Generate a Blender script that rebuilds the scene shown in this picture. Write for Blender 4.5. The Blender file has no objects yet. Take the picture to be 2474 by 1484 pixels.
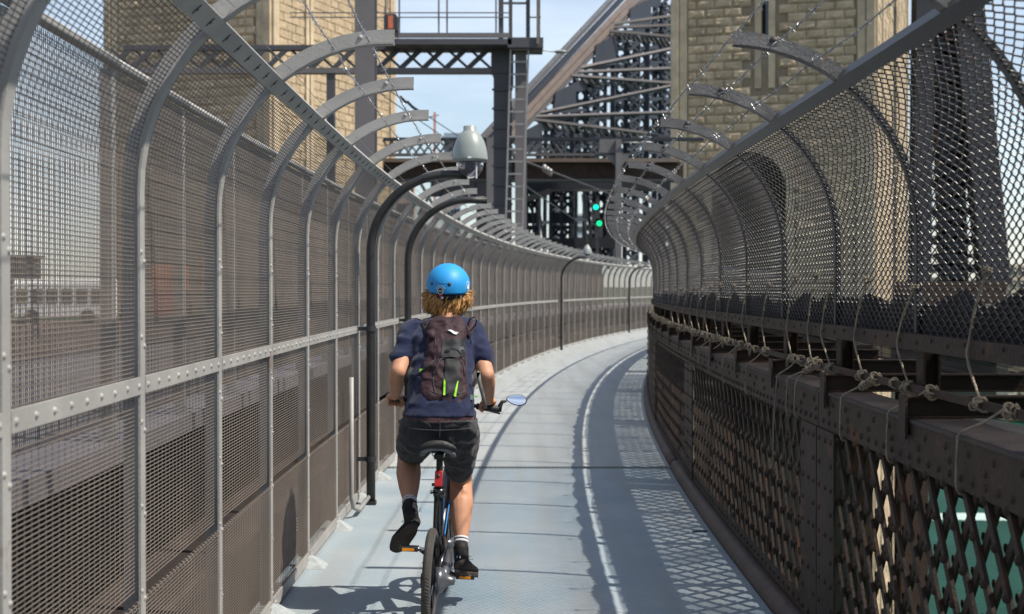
import bpy, math, random
from math import sin, cos, pi, sqrt, atan2, radians
from mathutils import Vector, Matrix, noise
random.seed(7)
SC = bpy.context.scene
COL = SC.collection

# ------------------------------------------------------------------ camera
EYE = 1.65
F = 3435.0            # focal length in pixels of a 2473 px wide picture
CX, HY = 1236.5, 700.0
cam_d = bpy.data.cameras.new('camera'); cam = bpy.data.objects.new('camera', cam_d)
COL.objects.link(cam); SC.camera = cam
cam_d.lens = 50; cam_d.sensor_width = 36
cam_d.clip_start = 0.05; cam_d.clip_end = 12000
cam.location = (0, 0, EYE)
cam.rotation_euler = (radians(90 - 0.70), 0, 0)
cam_d.dof.use_dof = True
cam_d.dof.focus_distance = 7.0
cam_d.dof.aperture_fstop = 4.5

# ------------------------------------------------------------------ sky and sun
SUNV = Vector((0.66, -0.238, 1.0)).normalized()
world = bpy.data.worlds.new("World"); SC.world = world; world.use_nodes = True
nt = world.node_tree; nt.nodes.clear()
wo = nt.nodes.new('ShaderNodeOutputWorld'); bg = nt.nodes.new('ShaderNodeBackground')
sky = nt.nodes.new('ShaderNodeTexSky'); sky.sky_type = 'NISHITA'; sky.sun_disc = False
sky.sun_elevation = math.asin(SUNV.z); sky.sun_rotation = atan2(SUNV.x, SUNV.y)
sky.air_density = 1.0; sky.dust_density = 0.45; sky.ozone_density = 2.0
tc = nt.nodes.new('ShaderNodeTexCoord'); mp = nt.nodes.new('ShaderNodeMapping')
mp.inputs['Scale'].default_value = (1.0, 1.0, 3.5)
cn = nt.nodes.new('ShaderNodeTexNoise'); cn.inputs['Scale'].default_value = 2.6
cn.inputs['Detail'].default_value = 7; cn.inputs['Roughness'].default_value = 0.55
cr = nt.nodes.new('ShaderNodeValToRGB')
cr.color_ramp.elements[0].position = 0.30; cr.color_ramp.elements[0].color = (0, 0, 0, 1)
cr.color_ramp.elements[1].position = 0.70; cr.color_ramp.elements[1].color = (0.50, 0.50, 0.50, 1)
mixc = nt.nodes.new('ShaderNodeMix'); mixc.data_type = 'RGBA'
mixc.inputs['B'].default_value = (10.2, 10.8, 11.6, 1)
L = nt.links.new
L(tc.outputs['Generated'], mp.inputs['Vector']); L(mp.outputs[0], cn.inputs['Vector'])
L(cn.outputs['Fac'], cr.inputs['Fac']); L(cr.outputs['Color'], mixc.inputs['Factor'])
L(sky.outputs[0], mixc.inputs['A']); L(mixc.outputs['Result'], bg.inputs['Color'])
bg.inputs['Strength'].default_value = 0.092
L(bg.outputs[0], wo.inputs['Surface'])
sun_d = bpy.data.lights.new('sun', 'SUN'); sun = bpy.data.objects.new('sun', sun_d)
sun_d.energy = 4.8; sun_d.angle = radians(0.6); sun_d.color = (1.0, 0.93, 0.82)
sun.rotation_euler = (-SUNV).to_track_quat('-Z', 'Y').to_euler(); COL.objects.link(sun)
SC.view_settings.view_transform = 'Standard'; SC.view_settings.look = 'None'
SC.view_settings.gamma = 1; SC.view_settings.use_curve_mapping = False
SC.view_settings.exposure = 0.56
SC.cycles.max_bounces = 6; SC.cycles.transparent_max_bounces = 16
SC.cycles.use_denoising = True

# ------------------------------------------------------------------ helpers
def at(x, y, Y):
    """point at depth Y that a pixel of the 2473 px wide photograph looks at"""
    return Vector(((x - CX) * Y / F, Y, EYE - (y - HY) * Y / F))

def Xl(Y): return -1.22 + (Y - 8) ** 2 / 380.0            # left fence line
def dXl(Y): return (Y - 8) / 190.0
def Xr(Y): return 1.33 + (max(0.0, Y - 6.5)) ** 2 / 340.0   # right kerb line
def dXr(Y): return max(0.0, Y - 6.5) / 170.0

class MB:
    def __init__(s): s.v = []; s.f = []; s.m = []; s.cur = 0
    def add(s, vs, fs):
        o = len(s.v); s.v += [tuple(p) for p in vs]
        s.f += [tuple(i + o for i in f) for f in fs]; s.m += [s.cur] * len(fs)
    def box(s, a, b):
        x0, y0, z0 = a; x1, y1, z1 = b
        s.add([(x0,y0,z0),(x1,y0,z0),(x1,y1,z0),(x0,y1,z0),(x0,y0,z1),(x1,y0,z1),(x1,y1,z1),(x0,y1,z1)],
              [(0,3,2,1),(4,5,6,7),(0,1,5,4),(1,2,6,5),(2,3,7,6),(3,0,4,7)])
    def obox(s, c, ax, ay, az, hx, hy, hz):
        c = Vector(c); P = []
        for k in (-1, 1):
            for (i, j) in ((-1,-1),(1,-1),(1,1),(-1,1)):
                P.append(c + ax*hx*i + ay*hy*j + az*hz*k)
        s.add(P, [(0,3,2,1),(4,5,6,7),(0,1,5,4),(1,2,6,5),(2,3,7,6),(3,0,4,7)])
    def bar(s, p, q, w, d, side=None):
        """rectangular bar from p to q, width w measured along 'side', depth d across it"""
        p = Vector(p); q = Vector(q); t = q - p; L_ = t.length
        if L_ < 1e-6: return
        t /= L_
        side = Vector(side) if side is not None else Vector((0, 1, 0))
        dd = (side - t * side.dot(t))
        if dd.length < 1e-4: dd = Vector((1, 0, 0)) - t * t.x
        dd.normalize(); ww = t.cross(dd)
        s.obox((p + q) / 2, ww, dd, t, w/2, d/2, L_/2)
    def tube(s, pts, r, n=6, cap=True, rs=None):
        pts = [Vector(p) for p in pts]; N = len(pts)
        up = Vector((0.123, 0.31, 0.94)); rings = []
        prev = None
        for i, p in enumerate(pts):
            t = (pts[min(i+1, N-1)] - pts[max(i-1, 0)])
            if t.length < 1e-9: t = Vector((0, 0, 1))
            t.normalize()
            if prev is None:
                a = up - t * up.dot(t)
                if a.length < 1e-3: a = Vector((1, 0, 0)) - t * t.x
            else:
                a = prev - t * prev.dot(t)
            a.normalize(); prev = a; b = t.cross(a)
            rr = rs[i] if rs else r
            rings.append([p + (a * cos(2*pi*k/n) + b * sin(2*pi*k/n)) * rr for k in range(n)])
        vs = [v for R_ in rings for v in R_]; fs = []
        for i in range(N - 1):
            for k in range(n):
                k2 = (k + 1) % n
                fs.append((i*n+k, i*n+k2, (i+1)*n+k2, (i+1)*n+k))
        if cap:
            fs.append(tuple(range(n-1, -1, -1))); fs.append(tuple((N-1)*n + k for k in range(n)))
        s.add(vs, fs)
    def loft(s, rings):
        """rings: list of lists of points with equal length"""
        n = len(rings[0]); N = len(rings); fs = []
        for i in range(N - 1):
            for k in range(n):
                k2 = (k + 1) % n
                fs.append((i*n+k, i*n+k2, (i+1)*n+k2, (i+1)*n+k))
        fs.append(tuple(range(n-1, -1, -1))); fs.append(tuple((N-1)*n + k for k in range(n)))
        s.add([v for R_ in rings for v in R_], fs)
    def ell(s, c, r, M=None, nu=14, nv=9, cut=None):
        c = Vector(c); vs = []; fs = []
        for j in range(nv + 1):
            ph = -pi/2 + pi * j / nv
            for i in range(nu):
                th = 2*pi*i/nu
                p = Vector((r[0]*cos(ph)*cos(th), r[1]*cos(ph)*sin(th), r[2]*sin(ph)))
                if M is not None: p = M @ p
                vs.append(c + p)
        for j in range(nv):
            for i in range(nu):
                i2 = (i + 1) % nu
                fs.append((j*nu+i, j*nu+i2, (j+1)*nu+i2, (j+1)*nu+i))
        s.add(vs, fs)
    def dome(s, c, n, r, k=6, hh=0.7):
        """rivet head on a surface with normal n"""
        c = Vector(c); n = Vector(n).normalized()
        a = n.orthogonal().normalized(); b = n.cross(a)
        vs = []
        for (rr, z) in ((1, 0), (0.75, 0.6*hh), (0.0, hh)):
            if rr == 0: vs.append(c + n * r * z)
            else: vs += [c + (a*cos(2*pi*i/k) + b*sin(2*pi*i/k)) * r * rr + n * r * z for i in range(k)]
        fs = [(i, (i+1) % k, k + (i+1) % k, k + i) for i in range(k)] + [(k+i, k+(i+1) % k, 2*k) for i in range(k)]
        s.add(vs, fs)
    def ribbon(s, path, n0, n1, y0, y1):
        """path: list of ((u,z),(nu,nz)); solid between offsets n0..n1 along the normal and y0..y1"""
        rings = []
        for (u, z), (a, b) in path:
            rings.append([(u+a*n0, y0, z+b*n0), (u+a*n1, y0, z+b*n1), (u+a*n1, y1, z+b*n1), (u+a*n0, y1, z+b*n0)])
        s.loft(rings)
    def mesh(s, name, mats, smooth=False):
        me = bpy.data.meshes.new(name); me.from_pydata(s.v, [], s.f)
        if not isinstance(mats, (list, tuple)): mats = [mats]
        for m in mats: me.materials.append(m)
        if len(mats) > 1: me.polygons.foreach_set('material_index', s.m)
        if smooth: me.polygons.foreach_set('use_smooth', [True] * len(me.polygons))
        me.update(); return me
    def build(s, name, mats, parent=None, smooth=False):
        return put(name, s.mesh(name, mats, smooth), parent)

def put(name, me, parent=None):
    o = bpy.data.objects.new(name, me); COL.objects.link(o)
    if parent is not None: o.parent = parent
    return o
def tag(o, label=None, cat=None, group=None, kind=None):
    if label: o['label'] = label
    if cat: o['category'] = cat
    if group: o['group'] = group
    if kind: o['kind'] = kind
    return o
def empty(name, loc=(0, 0, 0), label=None, cat=None, group=None):
    o = bpy.data.objects.new(name, None); COL.objects.link(o); o.location = loc
    o.empty_display_size = 0.1
    return tag(o, label, cat, group)
def rivets_at(mb_pts, r): 
    mb = MB()
    for c, n in mb_pts: mb.dome(c, n, r)
    return mb

# ------------------------------------------------------------------ materials
def mat(name, col, rough=0.6, metal=0.0, var=0.25, scale=6.0, bump=0.15, bscale=60.0, rust=0.0, rcol=(0.16, 0.055, 0.02),
        rscale=5.0, spec=0.5, streak=False, emis=None):
    m = bpy.data.materials.new(name); m.use_nodes = True
    t = m.node_tree; N = t.nodes; b = N['Principled BSDF']; lk = t.links.new
    g = N.new('ShaderNodeNewGeometry')
    src = g.outputs['Position']
    if streak:
        mpn = N.new('ShaderNodeMapping'); mpn.inputs['Scale'].default_value = (1, 1, 0.12); lk(src, mpn.inputs['Vector']); src = mpn.outputs[0]
    n1 = N.new('ShaderNodeTexNoise'); n1.inputs['Scale'].default_value = scale; n1.inputs['Detail'].default_value = 6
    n1.inputs['Roughness'].default_value = 0.65
    lk(src, n1.inputs['Vector'])
    r1 = N.new('ShaderNodeValToRGB'); e = r1.color_ramp.elements
    e[0].position = 0.3; e[1].position = 0.72
    e[0].color = (*[c * (1 - var) for c in col], 1); e[1].color = (*[min(1, c * (1 + var)) for c in col], 1)
    lk(n1.outputs['Fac'], r1.inputs['Fac'])
    out = r1.outputs['Color']
    if rust > 0:
        n2 = N.new('ShaderNodeTexNoise'); n2.inputs['Scale'].default_value = rscale; n2.inputs['Detail'].default_value = 8
        n2.inputs['Roughness'].default_value = 0.75
        lk(g.outputs['Position'], n2.inputs['Vector'])
        r2 = N.new('ShaderNodeValToRGB'); e2 = r2.color_ramp.elements
        e2[0].position = 0.66 - rust * 0.25; e2[1].position = 0.74 - rust * 0.22
        e2[0].color = (0, 0, 0, 1); e2[1].color = (1, 1, 1, 1)
        lk(n2.outputs['Fac'], r2.inputs['Fac'])
        mx = N.new('ShaderNodeMix'); mx.data_type = 'RGBA'; mx.inputs['B'].default_value = (*rcol, 1)
        lk(r2.outputs['Color'], mx.inputs['Factor']); lk(out, mx.inputs['A']); out = mx.outputs['Result']
    lk(out, b.inputs['Base Color'])
    b.inputs['Roughness'].default_value = rough; b.inputs['Metallic'].default_value = metal
    b.inputs['Specular IOR Level'].default_value = spec
    if bump > 0:
        n3 = N.new('ShaderNodeTexNoise'); n3.inputs['Scale'].default_value = bscale; n3.inputs['Detail'].default_value = 4
        lk(g.outputs['Position'], n3.inputs['Vector'])
        bp = N.new('ShaderNodeBump'); bp.inputs['Strength'].default_value = bump; bp.inputs['Distance'].default_value = 0.01
        lk(n3.outputs['Fac'], bp.inputs['Height']); lk(bp.outputs[0], b.inputs['Normal'])
    if emis:
        b.inputs['Emission Color'].default_value = (*emis[0], 1); b.inputs['Emission Strength'].default_value = emis[1]
    return m

M = {}
M['fence_grey'] = mat('painted_fence_steel', (0.29, 0.28, 0.265), 0.5, 0, 0.16, 3.5, 0.15, 90, rust=0.16, rcol=(0.16, 0.09, 0.06), rscale=2.2)
M['wire_grey'] = mat('fence_wire', (0.138, 0.112, 0.092), 0.5, 0.0, 0.3, 1.3, 0, spec=0.6)
M['dark_wire'] = mat('chain_link_wire', (0.038, 0.028, 0.021), 0.33, 0.1, 0.5, 3.0, 0, rust=0.10, rscale=1.8, spec=0.9)
M['black_steel'] = mat('black_painted_steel', (0.030, 0.030, 0.033), 0.45, 0, 0.25, 8, 0.25, 120, rust=0.12, rscale=3.5)
M['tube_black'] = mat('black_tube_paint', (0.018, 0.017, 0.017), 0.42, 0, 0.3, 14, 0.35, 160)
M['brown_steel'] = mat('brown_painted_iron', (0.037, 0.023, 0.016), 0.6, 0, 0.4, 3.0, 0.45, 60, rust=0.36, rcol=(0.10, 0.042, 0.020), rscale=4.0, spec=0.25)
M['brown_top'] = mat('brown_iron_top', (0.042, 0.030, 0.026), 0.65, 0, 0.3, 5.0, 0.4, 60, rust=0.30, rcol=(0.15, 0.06, 0.025), rscale=6)
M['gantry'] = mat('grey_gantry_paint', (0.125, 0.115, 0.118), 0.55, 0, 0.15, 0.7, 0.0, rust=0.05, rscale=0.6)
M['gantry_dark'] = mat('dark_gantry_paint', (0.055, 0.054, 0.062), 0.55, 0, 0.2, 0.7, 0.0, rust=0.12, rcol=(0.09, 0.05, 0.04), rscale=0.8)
M['arch_steel'] = mat('arch_dark_steel', (0.024, 0.027, 0.037), 0.6, 0, 0.3, 0.2, 0, spec=0.3)
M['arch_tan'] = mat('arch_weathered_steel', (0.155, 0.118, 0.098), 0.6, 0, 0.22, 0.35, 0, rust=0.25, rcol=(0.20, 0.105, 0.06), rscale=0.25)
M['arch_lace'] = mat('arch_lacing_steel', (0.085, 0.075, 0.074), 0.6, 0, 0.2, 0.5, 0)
M['galv'] = mat('galvanised_steel', (0.26, 0.25, 0.24), 0.42, 0.3, 0.15, 6, 0)
M['barb'] = mat('barbed_wire_steel', (0.30, 0.30, 0.30), 0.35, 0.6, 0.25, 6, 0)
M['rope'] = None
M['white'] = mat('white_paint', (0.75, 0.75, 0.74), 0.45, 0, 0.06, 2, 0)
M['arm_grey'] = mat('worn_dark_grey_paint', (0.115, 0.110, 0.108), 0.5, 0, 0.3, 9, 0.3, 90, rust=0.2, rcol=(0.16, 0.07, 0.035), rscale=5)
M['glass'] = mat('dark_glass', (0.02, 0.025, 0.03), 0.08, 0, 0.1, 2, 0, spec=0.8)
M['ballast'] = mat('brown_ballast', (0.13, 0.095, 0.075), 0.9, 0, 0.4, 1.2, 0.6, 9)
M['deck_grey'] = mat('purple_grey_deck', (0.15, 0.138, 0.146), 0.8, 0, 0.2, 1.4, 0.2, 30)
M['cctv'] = mat('cctv_grey_green', (0.23, 0.255, 0.24), 0.38, 0, 0.06, 12, 0.03, 150)
M['tan_beam'] = mat('tan_painted_beam', (0.046, 0.035, 0.030), 0.7, 0, 0.25, 2.0, 0.2, 40, rust=0.2, rscale=2)
M['foot_pad'] = mat('pale_concrete_pad', (0.30, 0.325, 0.33), 0.8, 0, 0.2, 25, 0.4, 120)
M['red'] = mat('red_plastic', (0.42, 0.02, 0.02), 0.3, 0, 0.1, 20, 0)
M['rail_steel'] = mat('worn_rail_steel', (0.28, 0.26, 0.25), 0.4, 0.5, 0.2, 2, 0)

def emit(name, col, s):
    m = bpy.data.materials.new(name); m.use_nodes = True
    b = m.node_tree.nodes['Principled BSDF']
    b.inputs['Base Color'].default_value = (*[c*0.4 for c in col], 1)
    b.inputs['Emission Color'].default_value = (*col, 1); b.inputs['Emission Strength'].default_value = s
    return m

def rope_mat():
    m = mat('twisted_rope', (0.27, 0.225, 0.165), 0.85, 0, 0.35, 18, 0.5, 260); return m
M['rope'] = rope_mat()

def stone_mat(name, col, smooth=False):
    m = bpy.data.materials.new(name); m.use_nodes = True
    t = m.node_tree; N = t.nodes; b = N['Principled BSDF']; lk = t.links.new
    g = N.new('ShaderNodeNewGeometry'); oi = N.new('ShaderNodeObjectInfo')
    n1 = N.new('ShaderNodeTexNoise'); n1.inputs['Scale'].default_value = 0.8; n1.inputs['Detail'].default_value = 8; n1.inputs['Roughness'].default_value = 0.7
    lk(g.outputs['Position'], n1.inputs['Vector'])
    r = N.new('ShaderNodeValToRGB'); e = r.color_ramp.elements
    e[0].position = 0.3; e[1].position = 0.75
    e[0].color = (*[c*0.68 for c in col], 1); e[1].color = (*[c*1.2 for c in col], 1)
    lk(n1.outputs['Fac'], r.inputs['Fac'])
    hs = N.new('ShaderNodeHueSaturation')
    mr = N.new('ShaderNodeMapRange'); mr.inputs['To Min'].default_value = 0.86; mr.inputs['To Max'].default_value = 1.14
    lk(oi.outputs['Random'], mr.inputs['Value']); lk(mr.outputs[0], hs.inputs['Value']); lk(r.outputs['Color'], hs.inputs['Color'])
    # grey vertical weather stains
    mpn = N.new('ShaderNodeMapping'); mpn.inputs['Scale'].default_value = (0.9, 0.9, 0.06); lk(g.outputs['Position'], mpn.inputs['Vector'])
    n4 = N.new('ShaderNodeTexNoise'); n4.inputs['Scale'].default_value = 1.4; n4.inputs['Detail'].default_value = 5; lk(mpn.outputs[0], n4.inputs['Vector'])
    r4 = N.new('ShaderNodeValToRGB'); r4.color_ramp.elements[0].position = 0.55; r4.color_ramp.elements[1].position = 0.72
    r4.color_ramp.elements[0].color = (0,0,0,1); r4.color_ramp.elements[1].color = (0.28,0.28,0.28,1)
    lk(n4.outputs['Fac'], r4.inputs['Fac'])
    mx = N.new('ShaderNodeMix'); mx.data_type = 'RGBA'; mx.inputs['B'].default_value = (0.14, 0.12, 0.09, 1)
    lk(r4.outputs['Color'], mx.inputs['Factor']); lk(hs.outputs[0], mx.inputs['A']); lk(mx.outputs['Result'], b.inputs['Base Color'])
    b.inputs['Roughness'].default_value = 0.9
    n3 = N.new('ShaderNodeTexNoise'); n3.inputs['Scale'].default_value = 3.0 if not smooth else 1.5; n3.inputs['Detail'].default_value = 8
    lk(g.outputs['Position'], n3.inputs['Vector'])
    bp = N.new('ShaderNodeBump'); bp.inputs['Strength'].default_value = 0.8 if not smooth else 0.2; bp.inputs['Distance'].default_value = 0.12
    lk(n3.outputs['Fac'], bp.inputs['Height']); lk(bp.outputs[0], b.inputs['Normal'])
    return m
M['stone'] = stone_mat('granite_block', (0.49, 0.38, 0.25))
M['stone_smooth'] = stone_mat('dressed_granite', (0.52, 0.415, 0.285), True)
M['mortar'] = mat('recessed_joint', (0.24, 0.19, 0.13), 0.95, 0, 0.2, 1, 0)

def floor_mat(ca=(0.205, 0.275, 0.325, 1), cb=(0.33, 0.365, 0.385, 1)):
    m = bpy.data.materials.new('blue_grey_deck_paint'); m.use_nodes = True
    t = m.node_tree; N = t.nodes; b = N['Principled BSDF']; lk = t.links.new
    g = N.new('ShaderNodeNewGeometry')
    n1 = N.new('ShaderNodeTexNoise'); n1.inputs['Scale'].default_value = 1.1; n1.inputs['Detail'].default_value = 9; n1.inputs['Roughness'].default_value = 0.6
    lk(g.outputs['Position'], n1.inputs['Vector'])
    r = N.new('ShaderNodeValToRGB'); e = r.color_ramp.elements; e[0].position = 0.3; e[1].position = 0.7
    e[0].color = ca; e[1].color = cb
    lk(n1.outputs['Fac'], r.inputs['Fac'])
    # long tyre-worn streaks along the way
    mpn = N.new('ShaderNodeMapping'); mpn.inputs['Scale'].default_value = (5.0, 0.22, 1); lk(g.outputs['Position'], mpn.inputs['Vector'])
    n2 = N.new('ShaderNodeTexNoise'); n2.inputs['Scale'].default_value = 1.0; n2.inputs['Detail'].default_value = 6; lk(mpn.outputs[0], n2.inputs['Vector'])
    r2 = N.new('ShaderNodeValToRGB'); r2.color_ramp.elements[0].position = 0.45; r2.color_ramp.elements[1].position = 0.75
    r2.color_ramp.elements[0].color = (0,0,0,1); r2.color_ramp.elements[1].color = (0.85,0.85,0.85,1)
    lk(n2.outputs['Fac'], r2.inputs['Fac'])
    mx = N.new('ShaderNodeMix'); mx.data_type = 'RGBA'; mx.inputs['B'].default_value = (0.275, 0.28, 0.27, 1)
    lk(r2.outputs['Color'], mx.inputs['Factor']); lk(r.outputs['Color'], mx.inputs['A'])
    # grime specks
    n5 = N.new('ShaderNodeTexNoise'); n5.inputs['Scale'].default_value = 14; n5.inputs['Detail'].default_value = 8; n5.inputs['Roughness'].default_value = 0.8
    lk(g.outputs['Position'], n5.inputs['Vector'])
    r5 = N.new('ShaderNodeValToRGB'); r5.color_ramp.elements[0].position = 0.62; r5.color_ramp.elements[1].position = 0.70
    r5.color_ramp.elements[0].color = (0,0,0,1); r5.color_ramp.elements[1].color = (0.5,0.5,0.5,1)
    lk(n5.outputs['Fac'], r5.inputs['Fac'])
    mx2 = N.new('ShaderNodeMix'); mx2.data_type = 'RGBA'; mx2.inputs['B'].default_value = (0.20, 0.19, 0.17, 1)
    lk(r5.outputs['Color'], mx2.inputs['Factor']); lk(mx.outputs['Result'], mx2.inputs['A'])
    # rows of small raised treads
    sx = N.new('ShaderNodeSeparateXYZ'); lk(g.outputs['Position'], sx.inputs[0])
    def wav(sock, freq, ph=0):
        a = N.new('ShaderNodeMath'); a.operation = 'MULTIPLY_ADD'; a.inputs[1].default_value = freq; a.inputs[2].default_value = ph; lk(sock, a.inputs[0])
        s_ = N.new('ShaderNodeMath'); s_.operation = 'SINE'; lk(a.outputs[0], s_.inputs[0]); return s_.outputs[0]
    mu = N.new('ShaderNodeMath'); mu.operation = 'MULTIPLY'; lk(wav(sx.outputs['X'], 2*pi/0.036), mu.inputs[0]); lk(wav(sx.outputs['Y'], 2*pi/0.044), mu.inputs[1])
    n3 = N.new('ShaderNodeTexNoise'); n3.inputs['Scale'].default_value = 120; lk(g.outputs['Position'], n3.inputs['Vector'])
    ad = N.new('ShaderNodeMath'); ad.operation = 'ADD'; lk(mu.outputs[0], ad.inputs[0]); lk(n3.outputs['Fac'], ad.inputs[1])
    bp = N.new('ShaderNodeBump'); bp.inputs['Strength'].default_value = 0.55; bp.inputs['Distance'].default_value = 0.003
    lk(ad.outputs[0], bp.inputs['Height']); lk(bp.outputs[0], b.inputs['Normal'])
    lk(mx2.outputs['Result'], b.inputs['Base Color']); b.inputs['Roughness'].default_value = 0.5
    b.inputs['Specular IOR Level'].default_value = 0.45
    return m
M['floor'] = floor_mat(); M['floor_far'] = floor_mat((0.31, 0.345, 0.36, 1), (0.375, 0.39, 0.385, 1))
M['kerb'] = mat('brown_kerb_paint', (0.075, 0.050, 0.040), 0.6, 0, 0.4, 4.0, 0.5, 50, rust=0.35, rcol=(0.12, 0.055, 0.03), rscale=3.0)

def water_mat():
    m = bpy.data.materials.new('green_harbour_water'); m.use_nodes = True
    t = m.node_tree; N = t.nodes; b = N['Principled BSDF']; lk = t.links.new
    g = N.new('ShaderNodeNewGeometry')
    n1 = N.new('ShaderNodeTexNoise'); n1.inputs['Scale'].default_value = 0.05; n1.inputs['Detail'].default_value = 8
    lk(g.outputs['Position'], n1.inputs['Vector'])
    r = N.new('ShaderNodeValToRGB'); e = r.color_ramp.elements
    e[0].color = (0.003, 0.032, 0.018, 1); e[1].color = (0.006, 0.052, 0.030, 1); e[0].position = 0.35; e[1].position = 0.7
    lk(n1.outputs['Fac'], r.inputs['Fac']); lk(r.outputs['Color'], b.inputs['Base Color'])
    b.inputs['Roughness'].default_value = 0.5; b.inputs['Specular IOR Level'].default_value = 0.1
    n2 = N.new('ShaderNodeTexNoise'); n2.inputs['Scale'].default_value = 0.6; n2.inputs['Detail'].default_value = 6
    lk(g.outputs['Position'], n2.inputs['Vector'])
    bp = N.new('ShaderNodeBump'); bp.inputs['Strength'].default_value = 0.5; bp.inputs['Distance'].default_value = 0.6
    lk(n2.outputs['Fac'], bp.inputs['Height']); lk(bp.outputs[0], b.inputs['Normal'])
    return m
M['water'] = water_mat()
M['foam'] = mat('white_wake_foam', (0.34, 0.44, 0.40), 0.8, 0, 0.3, 0.5, 0)
# ================================================================== THE SETTING
mb = MB(); mb.add([(-6000,-3000,-50),(6000,-3000,-50),(6000,9000,-50),(-6000,9000,-50)], [(0,1,2,3)])
tag(mb.build('harbour_water', M['water']), kind='structure')
def wake():
    mb = MB(); P = []; n = 40
    for i in range(n + 1):
        t = i / n; x = 28 + 150 * t; y = 318 + 8 * sin(t*3) - 6*t; w = 5.0 + 2.5*noise.noise(Vector((t*14, 0, 0)))
        P.append([(x, y - w, -49.98), (x, y + w, -49.98), (x, y + w, -49.95), (x, y - w, -49.95)])
    mb.loft(P); return mb
tag(wake().build('boat_wake', M['foam']), 'long white boat wake on the green water under the lattice', 'wake')

# footpath plates, with one open joint
path = empty('footpath'); tag(path, kind='structure')
def plate(y0, y1, dz):
    mb = MB(); n = max(2, int((y1 - y0) / 1.0)); R_ = []
    for i in range(n + 1):
        Y = y0 + (y1 - y0) * i / n
        a, b = Xl(Y) - 0.12, Xr(Y) + 0.10
        R_.append([(a, Y, -0.05 + dz), (b, Y, -0.05 + dz), (b, Y, dz), (a, Y, dz)])
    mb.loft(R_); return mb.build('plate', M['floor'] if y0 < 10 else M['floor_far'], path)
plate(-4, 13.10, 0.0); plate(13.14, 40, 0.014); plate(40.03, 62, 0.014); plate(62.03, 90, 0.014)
mb = MB()
for Y in range(-4, 88, 3):
    mb.box((Xl(Y) - 0.2, Y, -0.55), (Xr(Y) + 0.3, Y + 0.2, -0.06))
o = mb.build('crossbeam', M['brown_steel'], path); o['kind'] = 'stuff'
# small litter and an oval drain slot
mb = MB(); c = at(1691, 1285, 1); Y = EYE * F / 585
mb.loft([[(0.0 + (at(1691,1285,Y).x) + 0.055*cos(2*pi*k/20), Y + 0.035*sin(2*pi*k/20), z) for k in range(20)] for z in (0.001, 0.004)])
mb.build('drain_hole', M['black_steel'], path)

# ================================================================== LEFT SAFETY FENCE
ZC, RC = 1.965, 0.70
A_BEAM = radians(132)
def prof_pt(u_ang):         # arc, angle from 180 (vertical) down to 88 degrees
    return (RC + RC * cos(u_ang), ZC + RC * sin(u_ang)), (cos(u_ang), sin(u_ang))
def path_line(z0, z1, n=1):
    return [((0.0, z0 + (z1 - z0) * i / n), (-1.0, 0.0)) for i in range(n + 1)]
def path_arc(a0, a1, n, zc=ZC):
    return [((RC + RC * cos(a0 + (a1 - a0) * i / n), zc + RC * sin(a0 + (a1 - a0) * i / n)),
             (cos(a0 + (a1 - a0) * i / n), sin(a0 + (a1 - a0) * i / n))) for i in range(n + 1)]
def sampled(prof):          # arc length list
    s = [0.0]
    for i in range(1, len(prof)):
        (a, b), _ = prof[i]; (c, d), _ = prof[i-1]; s.append(s[-1] + math.hypot(a-c, b-d))
    return s
def at_len(prof, S, s):
    for i in range(1, len(S)):
        if s <= S[i] or i == len(S) - 1:
            k = (s - S[i-1]) / max(1e-9, S[i] - S[i-1])
            (a, b), (e, f) = prof[i-1]; (c, d), (g, h) = prof[i]
            return (a+(c-a)*k, b+(d-b)*k), (e+(g-e)*k, f+(h-f)*k)

def woven_panel(prof, y0, y1, ph, pv, rh=0.0018, rv=0.0013, off=0.012):
    mb = MB(); S = sampled(prof); tot = S[-1]
    n = int(tot / ph)
    for i in range(n + 1):
        (u, z), (a, b) = at_len(prof, S, min(tot, i * ph + 0.003))
        c = Vector((u + a*off, 0, z + b*off)); nn = Vector((a, 0, b)); tt = Vector((-b, 0, a))
        mb.loft([[c + (nn*cos(q) + tt*sin(q))*rh + Vector((0, y, 0)) for q in (0, pi/2, pi, 3*pi/2)] for y in (y0, y1)])
    m_ = int((y1 - y0) / pv)
    for j in range(m_ + 1):
        y = y0 + (y1 - y0) * j / m_
        o2 = off + rh + rv
        mb.loft([[(u + a*(o2-rv), y, z + b*(o2-rv)), (u + a*o2, y - rv, z + b*o2), (u + a*(o2+rv), y, z + b*(o2+rv)), (u + a*o2, y + rv, z + b*o2)] for (u, z), (a, b) in prof])
    return mb
BAY = 1.305
full_up = path_line(1.36, ZC, 1) + path_arc(pi, A_BEAM, 7)[1:]
me_up = woven_panel(full_up, 0.03, BAY - 0.03, 0.0136, 0.045).mesh('mesh_panel', M['wire_grey'])
me_mid = woven_panel(path_line(0.69, 1.315), 0.03, BAY - 0.03, 0.0132, 0.055).mesh('mesh_panel', M['wire_grey'])
def low_panel():
    mb = woven_panel(path_line(0.085, 0.655), 0.03, BAY - 0.03, 0.0132, 0.055, off=-0.004)
    for j in range(25):     # the curled ends along the top edge
        y = 0.04 + j * 0.05
        mb.tube([(-0.006, y, 0.655), (0.004, y, 0.668), (0.012, y, 0.664), (0.016, y, 0.650)], 0.0022, 4)
    return mb
me_low = low_panel().mesh('mesh_panel', M['wire_grey'])
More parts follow.
